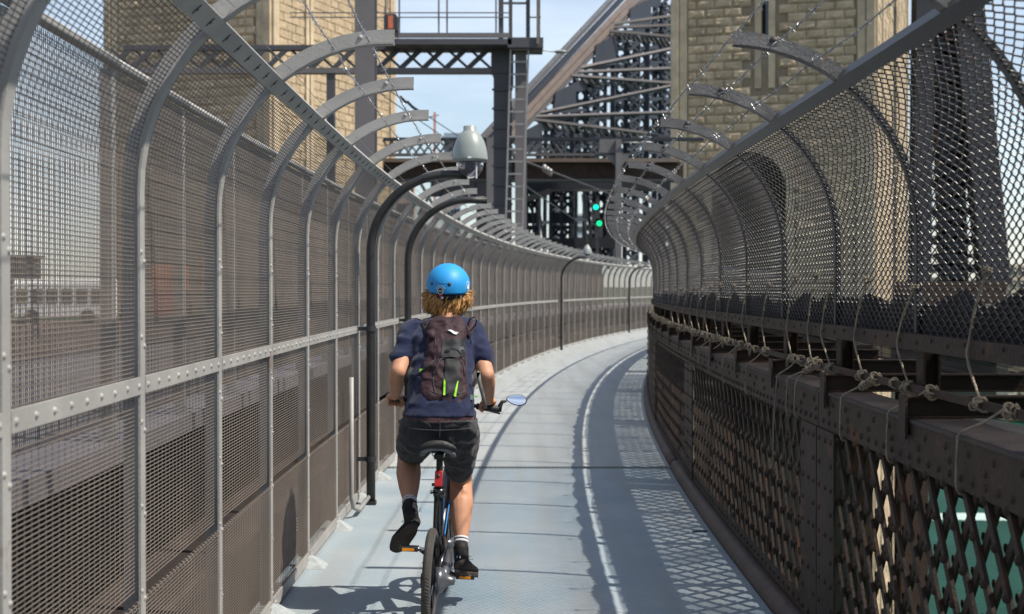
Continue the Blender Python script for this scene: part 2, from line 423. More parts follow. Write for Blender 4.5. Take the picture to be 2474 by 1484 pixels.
# post: curved T bar that runs on as the overhanging arm
post_prof = path_line(0.02, ZC, 1) + path_arc(pi, radians(88), 16)[1:]
def post_mesh():
    mb = MB(); mb.ribbon(post_prof, -0.010, -0.002, -0.030, 0.030)
    mb.ribbon(post_prof[:], -0.0018, 0.052, -0.004, 0.004)
    return mb
me_post = post_mesh().mesh('post', M['fence_grey'])
def arm_holes():
    mb = MB(); 
    return mb
pts = []
z = 0.12
while z < 2.0:
    if abs(z - 1.345) > 0.06:
        pts.append(((0.010, 0.018, z), (1, 0, 0))); pts.append(((0.010, -0.018, z + 0.03), (1, 0, 0)))
    z += 0.27
for a in (165, 150, 140):
    (u, zz), (ca, sa) = prof_pt(radians(a)); pts.append(((u - ca*0.010, 0.018, zz - sa*0.010), (-ca, 0, -sa)))
me_priv = rivets_at(pts, 0.0095).mesh('rivet', M['fence_grey'], True)
# bolt on the arm web facing along the way
mb = MB(); (u, zz), (ca, sa) = prof_pt(radians(99))
mb.dome((u + ca*0.028, -0.004, zz + sa*0.028), (0, -1, 0), 0.011, 8, 0.8)
me_bolt = mb.mesh('bolt', M['fence_grey'], True)
mb = MB(); mb.box((0.0, 0.031, 1.318), (0.012, BAY - 0.031, 1.372)); me_rail = mb.mesh('mid_rail', M['fence_grey'])
DRIP = [(0.06 + i * (BAY - 0.12) / 8) for i in range(9)]
me_rriv = rivets_at([((0.012, 0.06 + i * (BAY - 0.12) / 8, 1.345 + 0.002*(i % 2)), (1, 0, 0)) for i in range(9)], 0.011).mesh('rivet', M['fence_grey'], True)
mb = MB(); mb.box((0.0, 0.031, 0.028), (0.014, BAY - 0.031, 0.088)); mb.box((-0.045, 0.031, 0.028), (-0.001, BAY - 0.031, 0.036))
me_brail = mb.mesh('bottom_rail', M['fence_grey'])
me_briv = rivets_at([((0.014, 0.07 + i * (BAY - 0.14) / 2, 0.058) if i != 1 else (0.014, 0.10, 0.058), (1, 0, 0)) for i in range(3)], 0.011).mesh('rivet', M['fence_grey'], True)
# top beam: angle along the fence
(bu, bz), (ba, bb) = prof_pt(A_BEAM); tb = (bb, -ba)
def beam_mesh(m, L_=BAY, w=0.068):
    mb = MB(); n = Vector((ba, 0, bb)); t = Vector((bb, 0, -ba)); c = Vector((bu, 0, bz))
    # face lying on the inner side (towards the path), and a flange standing off outwards
    mb.obox(c - n*0.016 + t*0.010 + Vector((0, L_/2, 0)), t, Vector((0,1,0)), n, w/2, L_/2, 0.005)
    mb.obox(c + n*0.0145 + t*0.040 + Vector((0, L_/2, 0)), t, Vector((0,1,0)), n, 0.004, L_/2, 0.025)
    return mb
me_beam = beam_mesh(0).mesh('top_beam', M['fence_grey'])
def slots():
    mb = MB(); n = Vector((ba, 0, bb)); t = Vector((bb, 0, -ba)); c = Vector((bu, 0, bz))
    for i in range(6):
        y = 0.14 + i * 0.205
        q = c - n*0.0215 + t*0.010 + Vector((0, y, 0))
        mb.obox(q, t, Vector((0,1,0)), n, 0.018, 0.006, 0.0012)
        mb.dome(q - n*0.001, -n, 0.007, 6, 0.7)
    return mb
me_slot = slots().mesh('rivet', M['black_steel'])
def pad_mesh():
    mb = MB()
    b0 = [(-0.05,-0.10,0.001),(0.115,-0.085,0.001),(0.115,0.085,0.001),(-0.05,0.10,0.001)]
    b1 = [(-0.05,-0.045,0.062),(0.040,-0.035,0.058),(0.040,0.035,0.058),(-0.05,0.045,0.062)]
    b2 = [(-0.05,-0.03,0.064),(0.028,-0.022,0.064),(0.028,0.022,0.064),(-0.05,0.03,0.064)]
    mb.loft([b0, b1, b2]); return mb
me_pad = pad_mesh().mesh('footing', M['foot_pad'])

fence = empty('mesh_fence', (0, 0, 0), 'tall grey woven mesh safety fence curving inward along the left of the path', 'fence')
LP = []                                    # post stations of the left fence
Y = 3.24 - BAY * 5
while Y < 76:
    LP.append(Y); Y += BAY * cos(math.atan(dXl(Y)))
def strand_pts(stations, X, s, ang, zc, far, rdx=0.0):
    out = []
    for k, Y in enumerate(stations):
        u = RC + (RC + 0.004) * cos(ang); z = zc + (RC + 0.004) * sin(ang)
        out.append(Vector((X(Y) + s*u, Y, z)))
    return out
def barbed(pts, parent, barbs=True, det_y=22.0, r=0.0020):
    mb = MB(); rnd = random.Random(int(pts[0].x*977 + pts[0].z*5531))
    line = []
    for a, b in zip(pts, pts[1:]):
        sg = rnd.uniform(0.004, 0.016); n = 12
        for i in range(n):
            t = i / n; p = a.lerp(b, t); p.z -= sg * 4 * t * (1 - t)
            p.x += rnd.uniform(-0.002, 0.002); line.append(p)
    line.append(pts[-1])
    if not barbs:
        mb.tube(line, r*0.8, 4); return mb.build('plain_wire', M['barb'], parent)
    near = []; far = []
    for p in line: (near if p.y < det_y else far).append(p)
    # two strands twisted round each other
    if len(near) > 2:
        for ph in (0, pi):
            tw = []
            for a, b in zip(near, near[1:]):
                for i in range(6):
                    p = a.lerp(b, i/6); L_ = (p.y) / 0.05 * 2*pi + ph
                    tw.append(p + Vector((cos(L_), 0, sin(L_))) * r * 1.15)
            mb.tube(tw, r, 3)
    if len(far) > 1: mb.tube([near[-1]] + far if near else far, r*1.6, 3)
    y = pts[0].y; i = 0
    while i < len(line) - 1:
        a, b = line[i], line[i+1]; p = a.lerp(b, rnd.random())
        if p.y < 45:
            for k in range(2):
                d = Vector((rnd.uniform(-1,1), rnd.uniform(-0.7,0.7), rnd.uniform(-1,1))).normalized() * 0.017
                mb.tube([p - d, p, p + d*0.98], 0.0011, 3, rs=[0.0005, 0.0016, 0.0005])
            for dy in (-0.004, 0.0, 0.004):
                mb.ell(p + Vector((0, dy, 0)), (0.0042, 0.0018, 0.0042), nu=5, nv=3)
        i += 1
    return mb.build('barbed_strand', M['barb'], parent)
for k, Y in enumerate(LP):
    hd = math.atan(dXl(Y + BAY/2))
    rot = (0, 0, -hd)
    def place(nm, me, par=fence, dz=0.0):
        o = put(nm, me, par); o.location = (Xl(Y), Y, dz); o.rotation_euler = rot; return o
    for me_ in (me_up, me_mid):        # panels hang a little unevenly
        o = place('mesh_panel', me_); o.location.z += random.uniform(-0.004, 0.003); o.rotation_euler.y = random.uniform(-0.003, 0.003); o.rotation_euler.x = random.uniform(-0.002, 0.002)
    o = place('mesh_panel', me_low); o.location.z += random.uniform(-0.006, 0.004)
    def sub(nm, me, par): o = put(nm, me, par); return o
    p = place('post', me_post); s_ = sub('rivet', me_priv, p); s_['kind'] = 'stuff'; sub('bolt', me_bolt, p)
    p = place('mid_rail', me_rail)
    if Y < 40: s_ = sub('rivet', me_rriv, p); s_['kind'] = 'stuff'
    p = place('bottom_rail', me_brail)
    if Y < 30: s_ = sub('rivet', me_briv, p); s_['kind'] = 'stuff'
    p = place('top_beam', me_beam)
    if Y < 30: s_ = sub('rivet', me_slot, p); s_['kind'] = 'stuff'
    place('footing', me_pad)
for ang, bw in ((96, True), (108, True), (124, False)):
    barbed(strand_pts(LP, Xl, 1, radians(ang), ZC, 0), fence, bw)

# ------------------------------------------------------------------ second fence just outside
outer = empty('outer_mesh_fence', (0, 0, 0), 'second mesh fence with round top rail just outside the left fence', 'fence')
def Xo(Y): return Xl(Y) - 0.44
oprof = [((0.0, 1.10), (-1, 0)), ((0.0, 2.56), (-1, 0))]
me_o = woven_panel(oprof, 0.02, BAY - 0.02, 0.075, 0.021, 0.0016, 0.0019, 0.0).mesh('mesh_panel', M['wire_grey'])
mb = MB(); mb.box((-0.05, -0.03, 1.021), (0.0, -0.022, 2.56)); mb.box((-0.008, -0.0218, 1.021), (0.0, 0.03, 2.56)); me_op = mb.mesh('post', M['galv'])
mb = MB(); mb.tube([(0.01, 0, 2.585), (0.01, BAY, 2.585)], 0.024, 10); me_or = mb.mesh('top_rail', M['fence_grey'], True)
for k, Y in enumerate(LP):
    if Y > 50: break
    Y += 0.05
    for nm, me in (('mesh_panel', me_o), ('post', me_op), ('top_rail', me_or)):
        o = put(nm, me, outer); o.location = (Xo(Y), Y, 0); o.rotation_euler = (0, 0, -math.atan(dXl(Y + BAY/2)))

# ------------------------------------------------------------------ deck and girder outside the left fence
def strip(name, m, x0, x1, z0, z1, ya, yb, step=3.0, kind='structure', parent=None):
    mb = MB(); n = max(1, int((yb - ya) / step)); R_ = []
    for i in range(n + 1):
        Y = ya + (yb - ya) * i / n; a = Xl(Y) + x0; b = Xl(Y) + x1
        R_.append([(a, Y, z0), (b, Y, z0), (b, Y, z1), (a, Y, z1)])
    mb.loft(R_); o = mb.build(name, m, parent); 
    if parent is None: tag(o, kind=kind)
    return o
strip('side_deck', M['deck_grey'], -3.1, -0.42, 0.93, 1.02, -5, 70)
strip('deck_girder', M['arch_steel'], -1.5, -1.4, -0.6, 0.92, -5, 70)
tag(strip('ledge_beam', M['tan_beam'], -0.62, -0.20, -0.30, 0.30, -5, 70, kind=None))
bpy.data.objects['ledge_beam']['kind'] = 'structure'
mb = MB(); mb.box((-62, -20, -1.2), (-4.4, 97, -0.45)); tag(mb.build('railway_ballast', M['ballast']), kind='structure')
rail_root = empty('railway_track', (0, 0, 0), 'worn steel railway tracks on brown ballast behind the left fence', 'railway track')
for xr in (-7.4, -8.9, -12.0, -13.5):
    mb = MB(); mb.box((xr - 0.04, -20, -0.41), (xr + 0.04, 97, -0.26)); mb.build('rail', M['rail_steel'], rail_root)
mb = MB()
for i in range(160):
    y = -18 + i * 0.7
    for xr in (-8.15, -12.75): mb.box((xr - 1.3, y, -0.449), (xr + 1.3, y + 0.25, -0.412))
o = mb.build('sleeper', M['brown_steel'], rail_root); o['kind'] = 'stuff'

# ================================================================== RIGHT: IRON PARAPET
par = empty('lattice_parapet', (0, 0, 0), 'riveted dark brown iron parapet with crossed lattice bars along the right of the path', 'parapet')
LAT = 0.072      # lattice plane behind the kerb line
def rstrip(name, m, x0, x1, z0, z1, ya, yb, parent, step=1.6):
    mb = MB(); n = max(1, int(math.ceil((yb - ya) / step))); R_ = []
    for i in range(n + 1):
        Y = ya + (yb - ya) * i / n; a = Xr(Y) + x0; b = Xr(Y) + x1
        R_.append([(a, Y, z0), (b, Y, z0), (b, Y, z1), (a, Y, z1)])
    mb.loft(R_); return mb.build(name, m, parent)
PAN = [1.05 + 5.45 * k for k in range(-1, 11)]       # centres of the wide stiffener plates
# kerb: rounded pipe-like fillet, cut at the joint
def kerb(ya, yb):
    mb = MB(); n = max(2, int((yb - ya) / 0.8)); R_ = []
    for i in range(n + 1):
        Y = ya + (yb - ya) * i / n; x = Xr(Y); w = 0.003 * noise.noise(Vector((0, Y*2.1, 3)))
        ring = [(x + 0.10, Y, 0.002), (x - 0.004, Y, 0.002)]
        for q in range(7):
            a = pi - (pi/2) * q / 6
            ring.append((x + 0.052 + (0.052 + w) * cos(a), Y, 0.022 + (0.060 + w) * sin(a)))
        ring.append((x + 0.10, Y, 0.085)); R_.append(ring)
    mb.loft(R_); return mb.build('kerb', M['kerb'], par, True)
kerb(-4, 13.07); kerb(13.16, 40); kerb(40.03, 80)
for i in range(len(PAN) - 1):
    y0, y1 = PAN[i], PAN[i+1]
    y1 -= 0.012
    g = rstrip('top_girder', M['brown_steel'], LAT, LAT + 0.012, 1.025, 1.180, y0, y1, par)
    rstrip('top_plate', M['brown_top'], LAT - 0.006, LAT + 0.190, 1.182, 1.195, y0, y1, par)
    rstrip('top_girder', M['brown_steel'], LAT + 0.165, LAT + 0.177, 1.025, 1.180, y0, y1, par)
    b = rstrip('bottom_chord', M['brown_steel'], LAT, LAT + 0.012, 0.088, 0.175, y0, y1, par)
    if y0 < 30:
        P = []
        n = int((y1 - y0) / 0.115)
        for j in range(n):
            Y = y0 + 0.05 + j * 0.115
            P.append(((Xr(Y) + LAT, Y, 1.062), (-1, 0, 0)))
            if j % 2 == 0: P.append(((Xr(Y + 0.04) + LAT, Y + 0.04, 1.145), (-1, 0, 0)))
            if j % 3 == 0: P.append(((Xr(Y) + LAT, Y, 1.103), (-1, 0, 0)))
        o = rivets_at(P, 0.0145).build('rivet', M['brown_steel'], g, True); o['kind'] = 'stuff'
        P = [((Xr(y0 + 0.06 + j*0.13) + LAT, y0 + 0.06 + j*0.13, 0.135), (-1, 0, 0)) for j in range(int((y1-y0)/0.13))]
        o = rivets_at(P, 0.012).build('rivet', M['brown_steel'], b, True); o['kind'] = 'stuff'
    # stiffener plates either side of the joint
    for sgn in (0, 1):
        a = y0 + 0.006 if sgn == 0 else y1 - 0.34
        st = rstrip('stiffener_plate', M['brown_steel'], LAT - 0.010, LAT - 0.001, 0.089, 1.024, a, a + 0.335, par, 1)
        if y0 < 26:
            P = []
            for j in range(9):
                for off in (0.05, 0.16, 0.285):
                    if off == 0.16 and j % 2: continue
                    Y = a + off; P.append(((Xr(Y) + LAT - 0.010, Y, 0.14 + j*0.105), (-1, 0, 0)))
            o = rivets_at(P, 0.0135).build('rivet', M['brown_steel'], st, True); o['kind'] = 'stuff'
# lattice bars: two crossed layers of flat bar with a rivet at every crossing
Z0, Z1 = 0.150, 1.060
PITCH = 0.196
RISE = (Z1 - Z0)
RUN = RISE / 1.27
def lat_bar_mesh(s, f0=0.0, f1=1.0):
    """one diagonal flat bar; s = +1 leans forward; f0..f1 the part of the height that is there"""
    mb = MB(); x = 0.010 if s > 0 else 0.026
    p = Vector((x, s * RUN * f0, Z0 + RISE * f0)); q = Vector((x, s * RUN * f1, Z0 + RISE * f1))
    mb.bar(p, q, 0.034, 0.013, (1, 0, 0)); return mb
me_lat = {1: lat_bar_mesh(1).mesh('lattice_bar', M['brown_steel']), -1: lat_bar_mesh(-1).mesh('lattice_bar', M['brown_steel'])}
for i in range(len(PAN) - 1):
    y0, y1 = PAN[i] + 0.335, PAN[i+1] - 0.34
    near = y1 > 0 and y0 < 14.5
    hd = lambda Y: -math.atan(dXr(Y))
    far = MB(); riv = MB()
    for s in (1, -1):
        k = -8
        while True:
            ys = y0 + k * PITCH; k += 1
            ye = ys + RUN
            if ys > y1: break
            if ye < y0: continue
            # clip
            a0 = max(0, (y0 - ys) / RUN); a1 = min(1, (y1 - ys) / RUN)
            if a1 - a0 < 0.04: continue
            if s > 0: base, f0, f1 = ys, a0, a1
            else: base, f0, f1 = ye, 1 - a1, 1 - a0
            if near:
                me = me_lat[s] if (f0 == 0 and f1 == 1) else lat_bar_mesh(s, f0, f1).mesh('lattice_bar', M['brown_steel'])
                o = put('lattice_bar', me, par); Ym = (y0 + y1) / 2
                ymid = base
                # pivot on the chord line of this panel
                h = math.atan(dXr((y0+y1)/2)); 
                o.location = (Xr(base) + LAT, base, 0); o.rotation_euler = (0, 0, -h)
            else:
                x = 0.010 if s > 0 else 0.026
                pa = base + s*RUN*f0; pb = base + s*RUN*f1
                far.bar((Xr(pa)+LAT+x, pa, Z0+RISE*f0), (Xr(pb)+LAT+x, pb, Z0+RISE*f1), 0.034, 0.013, (1, 0, 0))
    # rivets at crossings
    if y0 < 16 and y1 > 0:
        nrow = 5
        k = -8
        while y0 + k*PITCH < y1:
            ys = y0 + k * PITCH
            for m_ in range(-1, 16):
                # forward bar from ys crosses the backward bar that starts at ys + m*PITCH
                D = m_ * PITCH; f = (D / 2) / RUN; 
                if 0.04 < f < 0.96:
                    Yc = ys + D/2
                    if y0 + 0.03 < Yc < y1 - 0.03: (riv.dome((Xr(Yc) + LAT + 0.0035, Yc, Z0 + RISE*f), (-1, 0, 0), 0.0165, 6, 0.9), riv.dome((Xr(Yc) + LAT + 0.0325, Yc, Z0 + RISE*f), (1, 0, 0), 0.0165, 6, 0.9))
            k += 1
        o = riv.build('rivet', M['brown_steel'], par, True); o['kind'] = 'stuff'
    if far.v: o = far.build('lattice_bar', M['brown_steel'], par); o['kind'] = 'stuff'
# posts of the second face behind, and cross bearers that carry the outer fence
RP = []                                   # post stations of the right fence
Y = 5.21 - 1.3 * 7
while Y < 72: RP.append(Y); Y += 1.3 * cos(math.atan(dXr(Y)))
def bearer_mesh():
    mb = MB(); x0, x1 = 0.060, 0.95
    mb.box((x0, -0.035, 1.197), (x1, 0.035, 1.204)); mb.box((x0, -0.035, 1.268), (x1, 0.035, 1.275)); mb.box((x0, -0.004, 1.2045), (x1, 0.004, 1.2675))
    mb.box((x0 - 0.010, -0.042, 1.125), (x0 - 0.001, 0.042, 1.280)); return mb
me_bear = bearer_mesh().mesh('bearer', M['brown_steel'])
for Y in RP:
    Yb = Y - 0.18
    if Yb > 45: break
    o = put('bearer', me_bear, par); o.location = (Xr(Yb), Yb, 0); o.rotation_euler = (0, 0, -math.atan(dXr(Yb)))
rstrip('tie_bar', M['brown_steel'], 0.128, 0.136, 1.277, 1.305, -3, 45, par)

# ================================================================== RIGHT: CHAIN LINK FENCE
cl = empty('chain_link_fence', (0, 0, 0), 'dark curved chain link fence with black top beam standing behind the right parapet', 'fence')
FX = 0.155; ZR = 1.850; RAIL0, RAIL1 = 1.430, 1.490
def rp(prof): return [((-u, z), (-a, b)) for (u, z), (a, b) in prof]      # mirrored: overhangs to the left
clp = path_line(RAIL0 + 0.03, ZR, 2) + path_arc(pi, radians(127), 8, ZR)[1:]
def chain_mesh(L_=1.3, w=0.037, h=0.037, r=0.0030, seed=1, clp=clp):
    rnd = random.Random(seed)
    mb = MB(); S = sampled(clp); tot = S[-1]; n = int(tot / (h/2)); m_ = int(L_ / w)
    for j in range(m_ + 1):
        y0 = j * L_ / m_
        pts = []; side = []
        for i in range(n + 1):
            s = i * h/2
            e = 1 if (i + j) % 2 == 0 else -1
            wob = 0.0012 * noise.noise(Vector((y0*3, s*3, seed)))
            for ds, k in ((-0.14, 0.93), (0.14, 0.93)):
                ss = min(tot, max(0, s + ds * h/2))
                (u, z), (a, b) = at_len(clp, S, ss)
                dep = 0.0022 * e * (1 if ds > 0 else -1) + 0.006*noise.noise(Vector((y0*1.7, s*1.9, seed*5.0))) + (0.034 + 0.012*noise.noise(Vector((s*1.3, seed*3.1, 0))))*sin(pi*min(1, max(0, y0/L_)))*min(1.0, s*4)*min(1.0, (tot - s)*4)
                pts.append(Vector((-(u + a*dep), y0 + e*(w/2*1.03)*k, z + b*dep + wob)))
        # light 3-sided tube
        mb.tube(pts, r, 3, cap=False)
    return mb
me_cl = [chain_mesh(seed=q).mesh('chain_link_panel', M['dark_wire'], True) for q in (1, 2)]
rprof = rp(path_line(1.425, ZR, 1) + path_arc(pi, radians(127), 8, ZR)[1:])
mb = MB(); mb.ribbon(rprof, -0.008, -0.001, -0.016, 0.016); mb.ribbon(rprof, -0.0008, 0.020, -0.004, 0.004)
me_rpost = mb.mesh('post', M['black_steel'])
mb = MB(); mb.box((0.010, -0.045, 1.197), (0.018, 0.045, RAIL0 - 0.001)); mb.box((0.0182, -0.004, 1.197), (0.065, 0.004, RAIL0 - 0.001)); mb.box((0.0652, -0.045, 1.197), (0.073, 0.045, RAIL0 - 0.001))
me_rleg = mb.mesh('post_foot', M['brown_steel'])
aprof = rp(path_arc(radians(127), radians(92), 9, ZR))
mb = MB(); mb.ribbon(aprof, -0.008, 0.0, -0.030, 0.030); mb.ribbon(aprof, 0.0002, 0.046, -0.004, 0.004)
me_arm = mb.mesh('arm', M['arm_grey'])
mb = MB(); (u, zz), (ca, sa) = aprof[6]; mb.dome((u + ca*0.03, -0.004, zz + sa*0.03), (0, -1, 0), 0.017, 8, 0.9)
me_rbolt = mb.mesh('bolt', M['brown_top'], True)
(ru, rz), (ra, rb) = aprof[0]
def rbeam():
    mb = MB(); n = Vector((ra, 0, rb)); t = Vector((rb, 0, -ra)); c = Vector((ru, 0, rz))
    mb.obox(c + n*0.012 + Vector((0, 0.65, 0)), t, Vector((0,1,0)), n, 0.024, 0.651, 0.030); return mb
me_rbeam = rbeam().mesh('top_beam', M['black_steel'])
mb = MB(); mb.box((-0.030, 0.0, RAIL0), (-0.022, 1.301, RAIL1)); mb.box((-0.0218, 0.0, RAIL1 - 0.008), (0.03, 1.301, RAIL1))
me_rrail = mb.mesh('bottom_rail', M['brown_steel'])
mb = MB()
for i in range(7):
    mb.dome((-0.031, 0.12 + i*0.18, (RAIL0+RAIL1)/2 + 0.012*(i % 2)), (-1, 0, 0), 0.009)
me_rriv2 = mb.mesh('rivet', M['brown_steel'], True)
mb = MB()
for i in range(8):
    (u, zz), (a, b) = at_len(clp, sampled(clp), 0.1 + i*0.115)
    if True: mb.tube([(-(u)-0.012*(-1), -0.034, zz), (-u - 0.022*(-a)*-1, 0.0, zz + 0.004), (-u, 0.034, zz), (-u-0.01, 0.05, zz+0.012)], 0.0028, 4)
me_tie = mb.mesh('wire_tie', M['black_steel'])
for k, Y in enumerate(RP):
    hd = math.atan(dXr(Y + 0.65)); rot = (0, 0, -hd)
    def place(nm, me, par_=cl):
        o = put(nm, me, par_); o.location = (Xr(Y) + FX, Y, 0); o.rotation_euler = rot; return o
    place('chain_link_panel', me_cl[k % 2])
    p = place('post', me_rpost); place('post_foot', me_rleg)
    if Y < 25: o = put('wire_tie', me_tie, p); o['kind'] = 'stuff'
    a = place('arm', me_arm); put('bolt', me_rbolt, a)
    place('top_beam', me_rbeam); r_ = place('bottom_rail', me_rrail)
    if Y < 25: o = put('rivet', me_rriv2, r_); o['kind'] = 'stuff'
for ang in (90, 103, 116):
    barbed(strand_pts(RP, lambda Y: Xr(Y) + FX, -1, radians(ang), ZR, 0), cl, True)

# shade cloth tied behind the foot of the chain link
def cloth():
    mb = MB(); vs = []; n = 420; rows = 9
    for i in range(n + 1):
        Y = 0.5 + 30 * i / n
        top = 1.630 + 0.045*noise.noise(Vector((Y*1.3, 0, 0))) + 0.05*abs(noise.noise(Vector((Y*3.7, 4, 0)))) - 0.035*(0.5+0.5*sin(Y*2*pi/0.62)) 
        for j in range(rows + 1):
            t = j / rows; z = 1.452 + (top - 1.452) * t
            x = Xr(Y) + FX + 0.012 + 0.008*noise.noise(Vector((Y*5, z*9, 1))) + (0.014*t*t)
            vs.append((x, Y, z))
    fs = [(i*(rows+1)+j, (i+1)*(rows+1)+j, (i+1)*(rows+1)+j+1, i*(rows+1)+j+1) for i in range(n) for j in range(rows)]
    mb.add(vs, fs)
    o = len(mb.v); mb.add([(x+0.0015, y, z) for x, y, z in vs], [tuple(reversed(f)) for f in fs]); return mb
M['cloth'] = mat('black_shade_cloth', (0.022, 0.021, 0.022), 0.9, 0, 0.5, 60, 0.6, 300)
tag(cloth().build('shade_cloth', M['cloth'], None, True), 'ragged black shade cloth behind the foot of the chain link fence', 'cloth')
def net():
    mb = MB(); vs = []; n = 60; m_ = 12
    for i in range(n + 1):
        Y = -2.0 + 29 * i / n
        for j in range(m_ + 1):
            t = j / m_
            x = Xr(Y) + 0.185 + 4.6*t; z = 1.434 - 0.85*t - 0.10*sin(pi*t) + 0.03*noise.noise(Vector((x*2, Y*1.4, 0))) + 0.02*noise.noise(Vector((x*6, Y*6, 0)))
            vs.append((x, Y, z))
    fs = [(i*(m_+1)+j, (i+1)*(m_+1)+j, (i+1)*(m_+1)+j+1, i*(m_+1)+j+1) for i in range(n) for j in range(m_)]
    mb.add(vs, fs); return mb
M['net_solid'] = mat('dark_service_deck', (0.022, 0.021, 0.022), 1.0, 0, 0.5, 3, 0.5, 60, spec=0.05)
M['net'] = mat('dark_debris_net', (0.020, 0.019, 0.021), 1.0, 0, 0.5, 30, 0.5, 260, spec=0.05)
_t = M['net'].node_tree; _b = _t.nodes['Principled BSDF']; _o = [n for n in _t.nodes if n.type == 'OUTPUT_MATERIAL'][0]
_tr = _t.nodes.new('ShaderNodeBsdfTransparent'); _mx = _t.nodes.new('ShaderNodeMixShader'); _mx.inputs[0].default_value = 0.52     # open weave
_g = _t.nodes.new('ShaderNodeNewGeometry'); _n = _t.nodes.new('ShaderNodeTexNoise'); _n.inputs['Scale'].default_value = 2.2; _n.inputs['Detail'].default_value = 5; _t.links.new(_g.outputs['Position'], _n.inputs['Vector'])
_r = _t.nodes.new('ShaderNodeMapRange'); _r.inputs['From Min'].default_value = 0.35; _r.inputs['From Max'].default_value = 0.65; _r.inputs['To Min'].default_value = 0.18; _r.inputs['To Max'].default_value = 0.45; _t.links.new(_n.outputs['Fac'], _r.inputs['Value']); _t.links.new(_r.outputs[0], _mx.inputs[0])
_t.links.new(_tr.outputs[0], _mx.inputs[2]); _t.links.new(_b.outputs[0], _mx.inputs[1]); _t.links.new(_mx.outputs[0], _o.inputs['Surface'])
tag(net().build('debris_net', M['net'], None, True), 'dark sagging debris net spread beyond the right parapet', 'net')

mb = MB(); R_ = []
for i in range(30):
    Y = -3 + 23*i/29; R_.append([(Xr(Y) + 0.97, Y, 0.58), (Xr(Y) + 6.0, Y, -0.45), (Xr(Y) + 6.0, Y, -0.40), (Xr(Y) + 0.97, Y, 0.62)])
mb.loft(R_); tag(mb.build('service_deck', M['net_solid'], None), 'dark service deck sloping away below the debris net', 'deck')
# ------------------------------------------------------------------ ropes
def rope(mb, pts, r=0.0062, sub=5, twist=0.045):
    """three strand rope through the points (Catmull-Rom)"""
    P = [Vector(p) for p in pts]; line = []
    Q = [P[0]*2 - P[1]] + P + [P[-1]*2 - P[-2]]
    for i in range(1, len(Q) - 2):
        L_ = (Q[i+1] - Q[i]).length; n = max(2, int(L_ / 0.010))
        for k in range(n):
            t = k / n; a, b, c, d = Q[i-1], Q[i], Q[i+1], Q[i+2]
            line.append(0.5*((2*b) + (c-a)*t + (2*a-5*b+4*c-d)*t*t + (3*b-a-3*c+d)*t**3))
    line.append(P[-1])
    s = 0; N = len(line); up = Vector((0.3, 0.5, 0.8)); prev = None; fr = []
    for i, p in enumerate(line):
        t = line[min(i+1, N-1)] - line[max(i-1, 0)]
        if t.length < 1e-9: t = Vector((0,0,1))
        t.normalize()
        a = (prev if prev else up); a = a - t*a.dot(t)
        if a.length < 1e-4: a = t.orthogonal()
        a.normalize(); prev = a; fr.append((p, a, t.cross(a)))
        
    for st in range(3):
        pts2 = []; s = 0
        for i, (p, a, b) in enumerate(fr):
            if i: s += (p - fr[i-1][0]).length
            q = 2*pi*s/twist + st*2*pi/3
            pts2.append(p + (a*cos(q) + b*sin(q)) * r * 0.5)
        mb.tube(pts2, r*0.56, 4)
def knot(mb, c, axis, rr=0.018, turns=3, r=0.0045, wid=0.05):
    axis = Vector(axis).normalized(); a = axis.orthogonal().normalized(); b = axis.cross(a); pts = []
    n = int(turns * 8)
    for i in range(n + 1):
        q = 2*pi*i/8; t = i/n - 0.5
        pts.append(Vector(c) + axis*wid*t + (a*cos(q) + b*sin(q))*rr*(1 + 0.25*sin(q*1.7)))
    rope(mb, pts, r)
def zbar(Y): return Vector((Xr(Y) + 0.132, Y, 1.291))
ties = [(2370,655),(2198,695),(2085,678),(2000,680),(1962,665),(1912,668),(1850,690),(1800,688),(1765,690),(1733,688),(1710,692),(1690,700),(1672,697),(1655,702),(1640,700),(1625,704)]
names_t = ['nearest the right edge', 'second from the right edge', 'third from the right edge', 'fourth from the right edge', 'fifth from the right edge', 'sixth from the right edge']
def solve_Y(x, off):       # depth where the offset line off the right kerb meets pixel column x
    Y = 3.0
    for _ in range(60):
        Y = (Xr(Y) + off) * F / (x - CX) if Y < 8 else Y + ((Xr(Y)+off)*F/(x-CX) - Y)*0.3
    return Y
rnd = random.Random(5)
